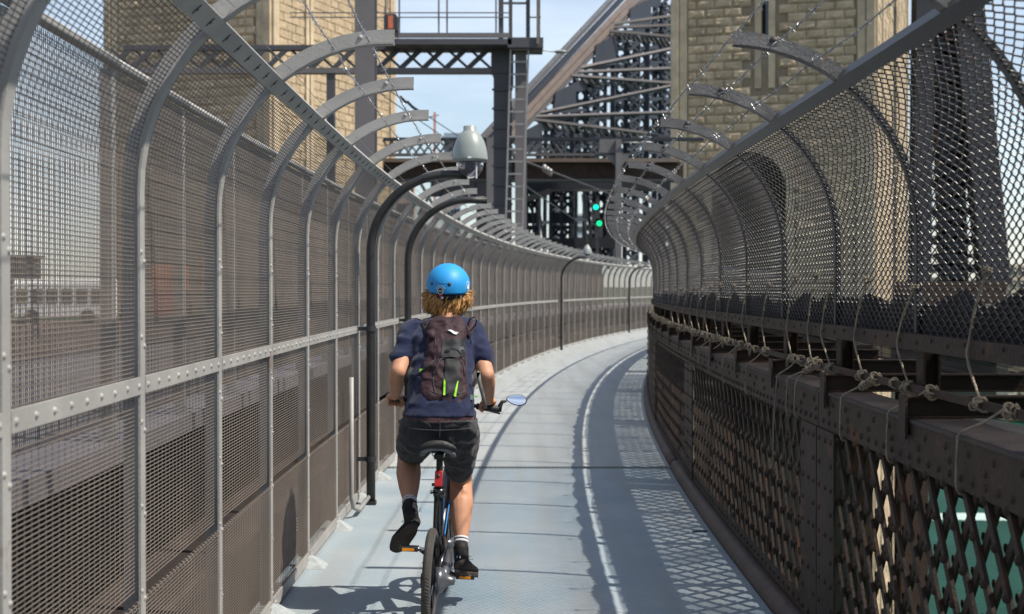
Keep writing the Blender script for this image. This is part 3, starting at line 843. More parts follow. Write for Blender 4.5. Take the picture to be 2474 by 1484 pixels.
for i, (x, y) in enumerate(ties):
    Y = solve_Y(x, FX - 0.03)
    if not (2 < Y < 26): Y = 24 + (i-13)*0.8
    top = Vector((Xr(Y) + FX - 0.012, Y, EYE - (y - HY)*Y/F))
    dy = -0.02 + rnd.uniform(-0.03, 0.05)
    mid = Vector((Xr(Y) + FX - 0.038, Y + 0.09 + dy, RAIL1 + 0.0))
    mid2 = Vector((Xr(Y) + FX - 0.040, Y + 0.10 + dy, RAIL0 - 0.004))
    yb = Y - 0.02 + rnd.uniform(-0.06, 0.06); bot = zbar(yb)
    mb = MB()
    rope(mb, [top, top.lerp(mid, 0.5) + Vector((-0.006, 0.004, 0)), mid, mid2, bot + Vector((-0.008, 0, 0.02))], 0.0048)
    knot(mb, bot, (0.2, 1, 0.4), 0.016, 3, 0.0044, 0.05); knot(mb, bot + Vector((0.0, 0.05, 0.0)), (0.0, 1, -0.3), 0.015, 3, 0.0042, 0.07)
    # frayed bunch at the mesh
    for q in range(7):
        d = Vector((-0.3 + rnd.uniform(-.4, .3), rnd.uniform(-1, 1), rnd.uniform(-0.5, 1))).normalized()*rnd.uniform(0.012, 0.028)
        mb.tube([top, top + d*0.6, top + d], 0.0040, 4, rs=[0.006, 0.0045, 0.002])
    knot(mb, top, (0.2, 0.3, 1), 0.010, 2, 0.005, 0.02)
    r_ = mb.build('rope_tie', M['rope'], None, True)
    if i < 6: tag(r_, 'slanting rope tie from chain link to tie bar, ' + names_t[i], 'rope', 'rope ties holding the shade cloth')
    else: tag(r_, 'far slanting rope tie among the close row where the parapet recedes', 'rope', 'rope ties holding the shade cloth, far row')
# lashings along the tie bar and loops over the girder edge
loops = [(2440,975,2320,1062,1195), (2250,945,2150,1010,1115), (2115,905,2036,972,1060), (1975,855,1905,925,1000), (1935,862,1880,915,1130),
         (1960,890,1925,930,1005), (1850,850,1805,885,950), (1790,825,1750,860,925), (1755,812,1715,842,895), (1725,800,1690,828,880), (1702,790,1670,815,860)]
desc = ['rope loop hung over the parapet edge, nearest the right edge of the photo', 'short rope loop hung below a bearer end, second from the right edge',
        'rope loop with a fat knotted lashing, third from the right edge', 'rope loop beside the riveted joint of the parapet', 'long loose rope end trailing down over the lattice',
        'short loop right of the long loose rope end', 'single rope loop left of the long loose rope end']
for i, (x0, y0, x1, y1, y2) in enumerate(loops):
    Y1 = solve_Y(x1, LAT - 0.012); Y0 = solve_Y(x0, 0.132)
    edge = Vector((Xr(Y1) + LAT - 0.012, Y1, 1.199))
    zb = EYE - (y2 - HY) * Y1 / F
    b = zbar(Y0); mb = MB()
    knot(mb, b, (0.25, 1, -0.32), 0.017, 5, 0.0044, 0.10)
    if i in (2, 3, 5):
        knot(mb, b.lerp(edge, 0.25), (edge - b), 0.013, 6, 0.0044, 0.10)
    pts = [b + Vector((-0.02, 0, 0.005)), b.lerp(edge, 0.5) + Vector((0, 0, 0.006)), edge + Vector((0, 0, 0.006)), edge + Vector((-0.008, 0.0, -0.03))]
    if i == 4: pts += [Vector((edge.x - 0.02, Y1 + 0.02, (1.2+zb)/2)), Vector((edge.x - 0.03, Y1 - 0.02, zb + 0.1)), Vector((edge.x - 0.035, Y1 - 0.01, zb))]
    else: pts += [Vector((edge.x - 0.010, Y1 + 0.004, 1.10)), Vector((edge.x - 0.008, Y1, max(zb, 1.025))), Vector((edge.x + 0.03, Y1 + 0.01, max(zb, 1.02) - 0.012))]
    rope(mb, pts, 0.0046)
    r_ = mb.build('rope_loop', M['rope'], None, True)
    if i < 7: tag(r_, desc[i], 'rope', 'rope loops over the parapet')
    else: tag(r_, 'far rope loop over the receding end of the parapet', 'rope', 'rope loops over the parapet, far row')
# rope wound along the tie bar, becoming a dense row of knots far off
Y = 3.3
while Y < 26:
    if rnd.random() < (0.55 if Y < 9 else 0.95):
        mb = MB()
        knot(mb, zbar(Y), (rnd.uniform(-.45, .45), 1, rnd.uniform(-.45, .45)), 0.015 + rnd.uniform(-.003, .005), rnd.choice((3, 4, 5)), 0.0044, rnd.uniform(0.07, 0.16))
        if rnd.random() < 0.6: rope(mb, [zbar(Y) + Vector((-0.01, 0, 0.02)), zbar(Y + 0.06) + Vector((-0.03, 0, -0.01)), zbar(Y + 0.12) + Vector((-0.02, 0, -0.045)), zbar(Y + 0.16) + Vector((0.0, 0, 0.015))], 0.005)
        tag(mb.build('rope_knot', M['rope'], None, True), 'knotted rope lashing wound round the tie bar behind the parapet top', 'rope', 'rope knots along the tie bar')
    Y += rnd.uniform(0.22, 0.42)
# ================================================================== CCTV MASTS ON THE LEFT
def cctv_mast(Y, xoff, label, tip=0.74, zc=1.93, r=0.034, rad=0.60, seg=28):
    t = empty('cctv_mast', (Xl(Y) + xoff, Y, 0), label, 'mast', 'black bent masts along the left fence')
    t.rotation_euler = (0, 0, -math.atan(dXl(Y)))
    pts = [(0, 0, 0.03), (0, 0, 0.5), (0, 0, 1.2), (0, 0, zc)]
    for i in range(1, seg + 1):
        a = pi - (pi/2 + 0.03) * i / seg
        pts.append((rad + rad*cos(a), 0, zc + rad*sin(a)))
    pts.append((tip, 0, zc + rad - 0.004))
    mb = MB(); mb.tube(pts, r, 12); mb.build('pole', M['tube_black'], t, True)
    mb = MB(); mb.box((-0.04, -0.04, 0.001), (0.04, 0.04, 0.03)); mb.build('base_plate', M['tube_black'], t)
    for z in (0.35, 1.35):
        mb = MB(); mb.tube([(0, 0, z - 0.02), (0, 0, z + 0.02)], r + 0.008, 12)
        mb.box((-0.10, -0.015, z - 0.015), (-r, 0.015, z + 0.015))
        mb.build('clamp', M['black_steel'], t, False)
    return t
m1 = cctv_mast(10.9, 0.115, 'nearest black bent mast with the large grey camera hanging on its tip')
m2 = cctv_mast(14.0, 0.10, 'second black bent mast, just behind the camera mast, without a camera', tip=0.78)
m3 = cctv_mast(38.6, 0.10, 'far black bent mast with a small camera on top, right of the rider')
m4 = cctv_mast(54.0, 0.10, 'farthest black bent mast close to the end of the chain link fence')
def dome_cam(loc, s, label, upright=True):
    t = empty('dome_camera', loc, label, 'camera', 'cctv dome cameras')
    t.scale = (s, s, s)
    prof = [(0.0, 0.262), (0.045, 0.262), (0.050, 0.258), (0.051, 0.225), (0.060, 0.218), (0.085, 0.190), (0.108, 0.150), (0.124, 0.100), (0.133, 0.050),
            (0.137, 0.010), (0.136, 0.0), (0.118, -0.012), (0.112, -0.014)]
    def lathe(P, n=28):
        mb = MB(); mb.loft([[(max(r, 1e-4)*cos(2*pi*k/n), max(r, 1e-4)*sin(2*pi*k/n), z) for k in range(n)] for r, z in P]); return mb
    lathe(prof).build('housing', M['cctv'], t, True)
    d = lathe([(0.106, -0.012), (0.104, -0.040), (0.094, -0.075), (0.076, -0.105), (0.050, -0.127), (0.020, -0.137), (0.0, -0.138)])
    m = M.get('domeglass')
    if m is None:
        m = bpy.data.materials.new('smoked_dome'); m.use_nodes = True; b = m.node_tree.nodes['Principled BSDF']
        b.inputs['Base Color'].default_value = (0.42, 0.40, 0.46, 1); b.inputs['Roughness'].default_value = 0.04
        b.inputs['Transmission Weight'].default_value = 0.85; b.inputs['IOR'].default_value = 1.15; b.inputs['Specular IOR Level'].default_value = 0.9; M['domeglass'] = m
    d.build('dome', m, t, True)
    mb = MB(); mb.ell((0, -0.01, -0.045), (0.045, 0.05, 0.055)); mb.tube([(0, -0.03, -0.06), (0, -0.075, -0.085)], 0.026, 12); mb.build('lens', M['black_steel'], t, True)
    mb = MB(); mb.box((0.048, -0.085, -0.145), (0.058, -0.078, -0.02)); mb.build('bracket', M['white'], t)
    mb = MB(); mb.box((-0.014, -0.139, 0.004), (0.014, -0.134, 0.016)); mb.build('badge', M['white'], t)
    return t
dc = at(1135, 388, 10.9); dome_cam(dc, 1.0, 'large grey green dome camera hanging at the end of the nearest bent mast')
mb = MB(); mb.tube([(Xl(10.9)+0.115+0.70, 10.9, 2.54), (dc.x, 10.93, 2.575), (dc.x, 10.95, dc.z+0.05)], 0.022, 8)
mb.build('camera_arm', M['tube_black'], m1).matrix_parent_inverse = m1.matrix_basis.inverted() if False else Matrix()
o = [c for c in bpy.data.objects if c.name == 'camera_arm'][0]
bpy.context.view_layer.update(); o.matrix_parent_inverse = m1.matrix_world.inverted()
c = at(1418, 612, 38.6); dome_cam(c - Vector((0, 0, 0.02)), 0.95, 'small far dome camera standing above the fence right of the rider')
# grey conduit beside the nearest mast
Y = 10.2; x = Xl(Y) + 0.055
mb = MB(); mb.tube([(x, Y, 1.02), (x, Y, 0.16), (x + 0.01, Y + 0.03, 0.08), (x + 0.04, Y + 0.12, 0.05), (x+0.06, Y + 0.6, 0.07)], 0.017, 8)
tag(mb.build('conduit_pipe', M['fence_grey'], None, True), 'short grey conduit pipe running down the fence beside the nearest bent mast', 'pipe')
# small white zip tie on the lower mesh
mb = MB()
for q in range(5): mb.box((0, 0, q*0.016), (0.004, 0.010, q*0.016 + 0.007))
Yz = 7.95; o = tag(mb.build('cable_tie', M['white']), 'tiny white plastic tie threaded through the lower left mesh', 'tie'); o.location = (Xl(Yz) + 0.012, Yz, 0.30)

# ================================================================== HELPERS FOR STEELWORK SET OUT AT A DEPTH
def pb(mb, x0, y0, x1, y1, wpx, Y, dep=0.2, ps=at):
    p = ps(x0, y0, Y); q = ps(x1, y1, Y); mb.bar(p, q, wpx * Y / F, dep, (0, 1, 0))
def prect(mb, x0, y0, x1, y1, Y, dep=0.2):
    a = at(x0, y1, Y); b = at(x1, y0, Y); mb.box((a.x, Y, a.z), (b.x, Y + dep, b.z))
# steel mast in front of the left pylon (I section)
t = empty('steel_mast', (at(885, 700, 30).x, 30, -0.45), 'tall plain grey steel mast rising behind the left fence', 'mast')
X = 0
mb = MB(); mb.box((-0.24, 0, 0), (0.18, 0.02, 15)); mb.build('flange', M['gantry'], t)
mb = MB(); mb.box((-0.24, 0.42, 0), (0.18, 0.44, 15)); mb.build('flange', M['gantry'], t)
mb = MB(); mb.box((-0.045, 0.021, 0), (-0.02, 0.419, 15)); mb.build('web', M['gantry_dark'], t)
mb = MB(); mb.box((0.181, 0, 0), (0.225, 0.06, 15)); mb.build('edge_strip', M['gantry_dark'], t)
# ---- near gantry
GY = 45.0
g = empty('signal_gantry', (at(1000, 700, GY).x, GY, -0.45), 'dark lattice gantry with railed walkway crossing above the railway', 'gantry')
def gb(name, m, fn, parent=g, kind=None):
    mb = MB(); fn(mb); o = mb.build(name, m, parent); o.location = -g.location if parent is g else (0, 0, 0)
    if kind: o['kind'] = kind
    return o
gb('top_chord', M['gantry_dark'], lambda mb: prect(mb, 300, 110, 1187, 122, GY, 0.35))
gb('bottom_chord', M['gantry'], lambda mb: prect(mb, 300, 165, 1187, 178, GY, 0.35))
for i in range(17):
    x = 1187 - 54 * (i + 1)
    gb('brace', M['gantry_dark'], lambda mb: pb(mb, x - 4, 168, x + 48, 119, 11.5, GY + 0.05, 0.08))
    gb('brace', M['gantry_dark'], lambda mb: pb(mb, x, 119, x + 54, 168, 6, GY + 0.17, 0.05))
gb('end_plate', M['gantry_dark'], lambda mb: prect(mb, 1186, 111, 1240, 178, GY - 0.02, 0.42))
gb('floor_beam', M['gantry_dark'], lambda mb: prect(mb, 930, 95, 1236, 109, GY - 0.9, 1.6))
gb('toe_board', M['gantry'], lambda mb: prect(mb, 930, 81, 1232, 93, GY - 0.9, 0.05))
for y in (33, 44):
    gb('handrail', M['gantry'], lambda mb: pb(mb, 700, y, 1232, y, 2.6, GY - 0.9, 0.03))
for x in (1060, 1080, 1198, 965, 932):
    gb('stanchion', M['gantry'], lambda mb: pb(mb, x, -30, x, 92, 4, GY - 0.85, 0.05))
for (x, w) in ((1210, 12), (1233, 9), (1275, 10), (1301, 7)):
    gb('cage_post', M['gantry_dark'], lambda mb: pb(mb, x, -60, x, 95, w, GY - 0.8, 0.1))
gb('cage_rail', M['gantry_dark'], lambda mb: (pb(mb, 1205, 10, 1278, 10, 5, GY - 0.82, 0.05), pb(mb, 1278, 44, 1306, 44, 3, GY - 0.82, 0.03)))
gb('cage_pole', M['arch_tan'], lambda mb: pb(mb, 1307-8, -60, 1299, 108, 7, GY - 0.95, 0.06))
gb('platform', M['gantry_dark'], lambda mb: prect(mb, 1226, 92, 1312, 116, GY - 0.9, 1.4))
# right column with cover plates
gb('column', M['gantry_dark'], lambda mb: (prect(mb, 1192, 179, 1236, 860, GY + 0.02, 0.45), ))
for i in range(9):
    y = 215 + i * 46
    gb('batten_plate', M['gantry_dark'], lambda mb: prect(mb, 1188, y, 1238, y + 5, GY - 0.03, 0.04))
gb('knee_plate', M['gantry_dark'], lambda mb: mb.loft([[at(1188, 179, GY + dy), at(1240, 179, GY + dy), at(1240, 215, GY + dy), at(1200, 215, GY + dy)] for dy in (0.03, 0.42)][:2]))
gb('column', M['gantry'], lambda mb: prect(mb, 1244, 117, 1272, 860, GY - 0.3, 0.25))
# left column
gb('column', M['gantry_dark'], lambda mb: prect(mb, 789, 179, 807, 860, GY + 0.05, 0.4))
# ladder
ld = empty('ladder', (at(1250, 560, GY - 0.6).x, GY - 0.6, 0), 'pale steel ladder climbing the gantry column to the platform', 'ladder')
def lb(name, fn):
    mb = MB(); fn(mb); o = mb.build(name, M['galv'], ld); o.location = -ld.location
lb('stile', lambda mb: pb(mb, 1234, 93, 1221, 560, 4.5, GY - 0.6, 0.08))
lb('stile', lambda mb: pb(mb, 1277, 93, 1262, 560, 4.5, GY - 0.6, 0.08))
for i in range(15):
    y = 121 + i * 30; xx = 1234 - (y - 93) * 13/467
    lb('rung', lambda mb: pb(mb, xx, y, xx + 43, y, 4, GY - 0.6, 0.04))
# signal box on the gantry
s = empty('signal_box', at(944, 56, GY - 1.0), 'black signal box with an orange red panel on the gantry walkway', 'signal')
u = GY / F
mb = MB(); mb.loft([[(-16*u, y, -19*u), (16*u, y, -19*u), (16*u, y, 14*u), (12*u, y, 20*u), (-12*u, y, 20*u), (-16*u, y, 14*u)] for y in (0, 0.4)]); mb.build('case', M['black_steel'], s)
mb = MB(); mb.box((-6*u, -0.012, -15*u), (6*u, -0.002, 16*u)); mb.build('panel', mat('faded_orange_panel', (0.50, 0.13, 0.06), 0.5, 0, 0.4, 9, 0), s)
mb = MB(); mb.bar((-16*u, 0.1, -19*u), (-16*u, 0.1, -36*u), 0.04, 0.04); mb.bar((16*u, 0.1, -19*u), (16*u, 0.1, -36*u), 0.04, 0.04); mb.build('support_leg', M['black_steel'], s)
def street_light(x0, y0, x1, y1, Y, label, hx):
    t = empty('lamp_arm', at(x0, y0, Y), label, 'lamp', None); u = Y / F
    mb = MB(); mb.tube([(0, 0, 0), ((x1-x0)*u*0.5, 0, 0.01), ((x1-x0)*u, 0, (y0-y1)*u)], 1.5*u, 6); mb.build('arm', M['galv'], t, True)
    mb = MB(); mb.ell(((x1-x0+hx/2)*u, 0, (y0-y1)*u), (hx*u*0.52, 0.16, 4.6*u), nu=16, nv=8); mb.build('lamp_head', M['cctv'], t, True)
    return t
street_light(1278, 124, 1338, 127, GY - 0.5, 'long armed lamp reaching right from the top of the gantry column', 32)
# ---- catenary wires with insulators
w_ = empty('overhead_wire', at(1000, 240, 44), 'thin overhead wires with insulators sloping down behind the gantry column', 'wires')
def wire(p, q, r, name='wire', sag=0.0):
    mb = MB(); mb.tube([p.lerp(q, t/12) - Vector((0, 0, sag*4*(t/12)*(1-t/12))) for t in range(13)], r, 5); o = mb.build(name, M['gantry_dark'], w_, True); o.location = -w_.location
wire(at(880, 180, 44), at(1130, 345, 60), 0.02); wire(at(880, 200, 44), at(1090, 345, 60), 0.02)
wire(at(1240, 380, 45), at(1540, 495, 90), 0.035); wire(at(1240, 430, 45), at(1400, 540, 90), 0.03)
for (x, y) in ((968, 236), (985, 248), (1000, 262)):
    mb = MB()
    for k in range(5): mb.ell(at(x + k*3, y + k*3, 46), (0.05, 0.05, 0.05), nu=8, nv=5)
    o = mb.build('insulator', M['gantry_dark'], w_, True); o.location = -w_.location
for (x, y) in ((1315, 407), (1322, 412), (1329, 417)):
    mb = MB(); mb.ell(at(x, y, 55), (0.10, 0.10, 0.16), nu=8, nv=5); o = mb.build('insulator', M['galv'], w_, True); o.location = -w_.location

# ---- second gantry further on
G2 = 82.0
g2 = empty('far_gantry', at(1400, 400, G2), 'brown far gantry of lattice and solid girders across the railway', 'gantry')
def g2b(name, m, fn, kind=None):
    mb = MB(); fn(mb); o = mb.build(name, m, g2); o.location = -g2.location
    if kind: o['kind'] = kind
g2b('top_chord', M['arch_steel'], lambda mb: prect(mb, 925, 333, 1700, 340, G2, 0.5))
g2b('bottom_chord', M['arch_lace'], lambda mb: prect(mb, 925, 371, 1520, 377, G2, 0.5))
for i in range(22):
    x = 925 + i * 19.5
    if x > 1440: break
    g2b('brace', M['arch_lace'], lambda mb: pb(mb, x, 340, x + 24, 371, 4.5, G2 + 0.1, 0.1))
    g2b('brace', M['arch_lace'], lambda mb: pb(mb, x + 24, 340, x, 371, 4.5, G2 + 0.3, 0.1))
g2b('end_plate', M['gantry'], lambda mb: prect(mb, 1448, 337, 1500, 370, G2 - 0.1, 0.1))
g2b('girder_flange', M['arch_tan'], lambda mb: prect(mb, 925, 383, 1640, 392, G2 + 1.0, 1.2))
g2b('girder', M['brown_steel'], lambda mb: prect(mb, 925, 393, 1650, 432, G2 + 1.4, 0.3))
g2b('girder_flange', M['arch_lace'], lambda mb: prect(mb, 925, 433, 1640, 438, G2 + 1.0, 1.2))
g2b('column', M['gantry'], lambda mb: (prect(mb, 1487, 338, 1501, 640, G2 - 0.5, 0.5)))
g2b('column', M['gantry'], lambda mb: prect(mb, 1175, 333, 1195, 640, G2 - 0.5, 0.5))
g2b('knee_plate', M['gantry'], lambda mb: mb.loft([[at(1460, 376, G2 - 0.2 + d), at(1520, 376, G2 - 0.2 + d), at(1502, 402, G2 - 0.2 + d), at(1486, 402, G2 - 0.2 + d)] for d in (0, 0.2)]))
t = street_light(1502, 345, 1545, 346, G2 - 0.6, 'far small armed lamp pointing right from the slim grey pole', 30)
# railway signals with green lights
for (x, y, c, lab) in ((1439, 501, (0.0, 1.0, 0.62), 'upper railway signal glowing blue green'), (1447, 540, (0.0, 1.0, 0.25), 'lower railway signal glowing pure green')):
    s = empty('railway_signal', at(x, y, 78), lab, 'signal', 'railway signals'); u = 78 / F
    mb = MB(); mb.box((-9*u, 0.05, -34*u), (9*u, 0.35, 11*u)); mb.build('case', M['black_steel'], s)
    mb = MB(); mb.loft([[(6.0*u*cos(2*pi*k/16), yy, 6.0*u*sin(2*pi*k/16)) for k in range(16)] for yy in (0.0, 0.04)]); mb.build('lens', emit('signal_light', c, 1.5), s)
    mb = MB(); mb.loft([[(7.2*u*cos(pi*k/9), yy, 7.2*u*sin(pi*k/9)) for k in range(10)] + [(6.3*u*cos(pi*(9-k)/9), yy, 6.3*u*sin(pi*(9-k)/9)) for k in range(10)] for yy in (-0.25, 0.05)]); mb.build('hood', M['black_steel'], s)
mb = MB(); prect(mb, 1440, 480, 1446, 640, 78.5, 0.15); tag(mb.build('signal_post', M['black_steel']), 'thin black post carrying the two green railway signals', 'post')

# ================================================================== PYLONS
TH = radians(19); AX = Vector((sin(TH), cos(TH), 0)); RX = Vector((cos(TH), -sin(TH), 0)); UZ = Vector((0, 0, 1))
def block_meshes(W, H, m, rough, n=6, seed=0):
    out = []
    for q in range(n):
        mb = MB(); nx, nz = 7, 4; g_ = 0.018
        vs = []
        for j in range(nz + 1):
            for i in range(nx + 1):
                x = -W/2 + g_ + (W - 2*g_)*i/nx; z = -H/2 + g_ + (H - 2*g_)*j/nz
                e = 0 if i in (0, nx) or j in (0, nz) else 1
                y = -(0.07 + e*(0.03 + rough*(0.5 + 1.0*noise.noise(Vector((x*2.3 + q*7.7, z*3.3, seed + 0.5)))) + rough*0.5*random.random()))
                if not e: y = -0.045
                vs.append((x, y, z))
        fs = [(j*(nx+1)+i, j*(nx+1)+i+1, (j+1)*(nx+1)+i+1, (j+1)*(nx+1)+i) for j in range(nz) for i in range(nx)]
        mb.add(vs, fs)
        x0, x1, z0, z1 = -W/2+g_, W/2-g_, -H/2+g_, H/2-g_
        mb.add([(x0,-0.045,z0),(x1,-0.045,z0),(x1,-0.045,z1),(x0,-0.045,z1),(x0,0.05,z0),(x1,0.05,z0),(x1,0.05,z1),(x0,0.05,z1)],
               [(0,1,5,4),(1,2,6,5),(2,3,7,6),(3,0,4,7)])
        out.append(mb.mesh('stone_block', m))
    return out
CH = 0.62
blk = {('r', w): block_meshes(w, CH, M['stone'], 0.06, 8) for w in (1.27, 0.62)}
blk.update({('s', w): block_meshes(w, CH, M['stone'], 0.03, 3, 9) for w in (1.27, 0.62)})
ARC = (5.5, 2.6, 52.0 + 8.6)
def pylon(corner, W, D, label, slot=None, style='r', zf=(5.0, 24.0), zs=(3.0, 24.0), sp=1.3):
    root = empty('stone_pylon', (corner.x, corner.y, -52), label, 'pylon')
    root.rotation_euler = (0, 0, -TH)            # local +x runs along RX, local +y along AX
    B = 52.0                                      # local z of world 0
    def lbox(name, m, a, b, kind=None):
        mb = MB(); mb.box(a, b); o = mb.build(name, m, root)
        if kind: o['kind'] = kind
        return o
    if slot:
        s0, s1, sz = slot; h0 = B + 14
        mb = MB(); mb.box((0.05, 0.06, h0), (s0, D - 0.06, 100)); mb.box((s1, 0.06, h0), (W - 0.05, D - 0.06, 100)); mb.box((s0, 1.2, h0), (s1, D - 0.06, 100)); mb.box((s0, 0.06, h0), (s1, 1.2, B + sz))
        mb.box((0.05, 0.06, 0), (ARC[0] - ARC[1], D - 0.06, h0)); mb.box((ARC[0] + ARC[1], 0.06, 0), (W - 0.05, D - 0.06, h0)); mb.box((ARC[0] - ARC[1], 14, 0), (ARC[0] + ARC[1], D - 0.06, h0))
        for q in range(12):          # the wall above the arch, cut to its curve
            a0, a1 = pi*q/12, pi*(q+1)/12; xa, xb = ARC[0] + ARC[1]*cos(a0), ARC[0] + ARC[1]*cos(a1)
            mb.loft([[(xb, y, ARC[2] + ARC[1]*sin(a1)), (xa, y, ARC[2] + ARC[1]*sin(a0)), (xa, y, h0), (xb, y, h0)] for y in (0.06, 13.9)])
        for s_ in (-1, 1):
            x = ARC[0] + s_*(ARC[1] + 0.25); lbox('arch_jamb', M['stone_smooth'], (x - 0.27, -0.14, 0), (x + 0.27, 0.058, ARC[2]))
        mb.build('core', M['mortar'], root)
        for k, x in enumerate((s0 - 0.45, s1)):
            lbox('slot_jamb', M['stone_smooth'], (x, -0.06, B + sz - 3), (x + 0.45, 0.055, 100))
        mb = MB(); mb.box((s0 - 0.01, 0.9, B + sz), (s1 + 0.01, 1.19, 100)); mb.build('dark_window', M['glass'], root)
    else:
        lbox('core', M['mortar'], (0.05, 0.06, 0), (W - 0.05, D - 0.06, 100))
    # smooth corner pilasters
    for (a, b) in ((0.0, 0.55), (0.62, 1.15)):
        lbox('pilaster', M['stone_smooth'], (a, -0.08 - 0.12*(a == 0), 0), (b, 0.058, 100))
        lbox('pilaster', M['stone_smooth'], (W - b, -0.08 - 0.12*(a == 0), 0), (W - a, 0.058, 100))
        y0 = max(a, 0.06)
        lbox('pilaster', M['stone_smooth'], (W - 0.048, y0, 0), (W + 0.08 + 0.12*(a == 0), b, 100))
    for (a, b) in ((D - 0.55, D - 0.06), (D - 1.15, D - 0.62), (5.2, 5.7), (5.9, 6.4)):
        lbox('pilaster', M['stone_smooth'], (W - 0.048, a, 0), (W + 0.16, b, 100))
    rnd = random.Random(int(W*10 + corner.x)); cnt = 0
    stuff = MB()
    def course(face, z, u0, u1, real):
        nonlocal cnt
        u = u0; k = int(round(z / CH)); first = 0.62 if k % 2 else 1.27
        while u < u1 - 0.25:
            w = first if u == u0 else 1.27
            if u + w > u1: w = u1 - u
            if w < 0.3: break
            wk = 1.27 if w > 0.9 else 0.62
            c = u + w/2
            skip = False
            if face == 'f' and slot and z - B > slot[2] - 3 - CH and c > slot[0] - 0.5 - w*0.4 and c < slot[1] + 0.5 + w*0.4: skip = True
            if face == 'f' and slot and ((z < ARC[2] and abs(c - ARC[0]) < ARC[1] + w*0.42) or (z >= ARC[2] and math.hypot(c - ARC[0], z - ARC[2]) < ARC[1] + 0.45)): skip = True
            if not skip:
                if real and cnt < 300:
                    me = rnd.choice(blk[(style if face == 'f' else 's', wk)])
                    o = put('stone_block', me, root); cnt += 1
                    if face == 'f': o.location = (c, rnd.uniform(-0.025, 0.03), z)
                    else: o.location = (W, c, z); o.rotation_euler = (0, 0, pi/2)
                    o.scale = (w / wk, 1, 1)
                else:
                    d = 0.05 + rnd.random()*0.10
                    if face == 'f': stuff.box((u + 0.03, -d, z - CH/2 + 0.03), (u + w - 0.03, 0.055, z + CH/2 - 0.03))
                    else: stuff.box((W - 0.045, u + 0.03, z - CH/2 + 0.03), (W + d*0.6, u + w - 0.03, z + CH/2 - 0.03))
            u += w
    z = B - 50 + CH/2; 
    while z < B + 31:
        zw = z - B
        course('f', z, 1.2, W - 1.2, zf[0] < zw < zf[1])
        course('s', z, 1.2, 5.15, False); course('s', z, 6.45, D - 1.2, False)
        z += CH
    o = stuff.build('stone_block', M['stone'], root); o['kind'] = 'stuff'
    return root, B
W_ = 14.0
cR = Vector((0.1118*100.8, 100.8, 0))
pr, B_ = pylon(cR, W_, 34, 'huge right stone pylon with a narrow dark slot window and dark archway', slot=(6.35, 6.85, 18.6))
# arch: ring of wedge stones standing proud of the wall
cx_, cz_, R1, R2 = ARC[0], ARC[2], ARC[1], 3.45
for k in range(13):
    a0 = pi * k / 13; a1 = pi * (k + 1) / 13 - 0.012
    mb = MB(); mb.loft([[(cx_ + r*cos(a), y, cz_ + r*sin(a)) for r, a in ((R1, a0), (R2, a0), (R2, a1), (R1, a1))] for y in (-0.30, -0.05)])
    mb.build('arch_stone', M['stone_smooth'], pr)
cL = Vector((-0.2856*107, 107, 0))
pylon(cL, W_, 22, 'huge left stone pylon seen through the mesh fence with one sunlit side', zf=(9, 25))

# ================================================================== ARCH STEELWORK
P0 = Vector((-12, 125, 0))
def onT(x, y, off=0.0):         # point of the left truss plane seen at a pixel; off shifts the plane to the right
    kx = (x - CX) / F; o = P0 + RX * off
    t = (kx * o.y - o.x) / (AX.x - kx * AX.y); p = o + AX * t
    return Vector((p.x, p.y, EYE - (y - HY) * p.y / F))
tr = empty('arch_truss', (P0.x, P0.y, -40), 'dark riveted steel bridge arch with a thick weathered top chord rising to the right', 'bridge truss')
def tbuild(mb, name, m, kind=None):
    o = mb.build(name, m, tr); o.location = -tr.location
    if kind: o['kind'] = kind
    return o
def tbar(mb, a, b, wpx, dep=0.8, off=0.0, off2=None):
    p = onT(a[0], a[1], off); q = onT(b[0], b[1], off if off2 is None else off2)
    mb.bar(p, q, wpx * p.y / F, min(dep, 0.6), AX)
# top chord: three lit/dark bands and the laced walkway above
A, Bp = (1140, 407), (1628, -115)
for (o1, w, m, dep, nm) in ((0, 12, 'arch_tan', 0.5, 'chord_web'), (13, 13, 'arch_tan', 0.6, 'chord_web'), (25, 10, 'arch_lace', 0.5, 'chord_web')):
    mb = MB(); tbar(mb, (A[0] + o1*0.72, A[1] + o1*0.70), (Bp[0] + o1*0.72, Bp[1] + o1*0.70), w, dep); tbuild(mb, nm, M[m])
mb = MB(); tbar(mb, (A[0] - 11, A[1] - 10), (Bp[0] - 11, Bp[1] - 10), 12, 1.4); tbuild(mb, 'walkway', M['arch_steel'])
mb = MB(); mb2 = MB()
for i in range(120):
    t = i / 120; x = A[0] + (Bp[0]-A[0])*t - 18; y = A[1] + (Bp[1]-A[1])*t - 17
    tbar(mb, (x, y), (x - 2, y - 13), 2.0, 0.25, -0.8); 
    tbar(mb, (x, y), (x + 6, y - 12), 1.6, 0.2, 0.8)
o = tbuild(mb, 'baluster', M['arch_lace'], 'stuff')
mb = MB(); tbar(mb, (A[0]-26, A[1]-27), (Bp[0]-26, Bp[1]-27), 2, 0.2, -0.8); tbar(mb, (A[0]-22, A[1]-22), (Bp[0]-22, Bp[1]-22), 2, 0.2, 0.8); tbuild(mb, 'walkway_rail', M['arch_lace'])
nodes = [(1479, 68), (1381, 183), (1300, 278), (1562, -20)]
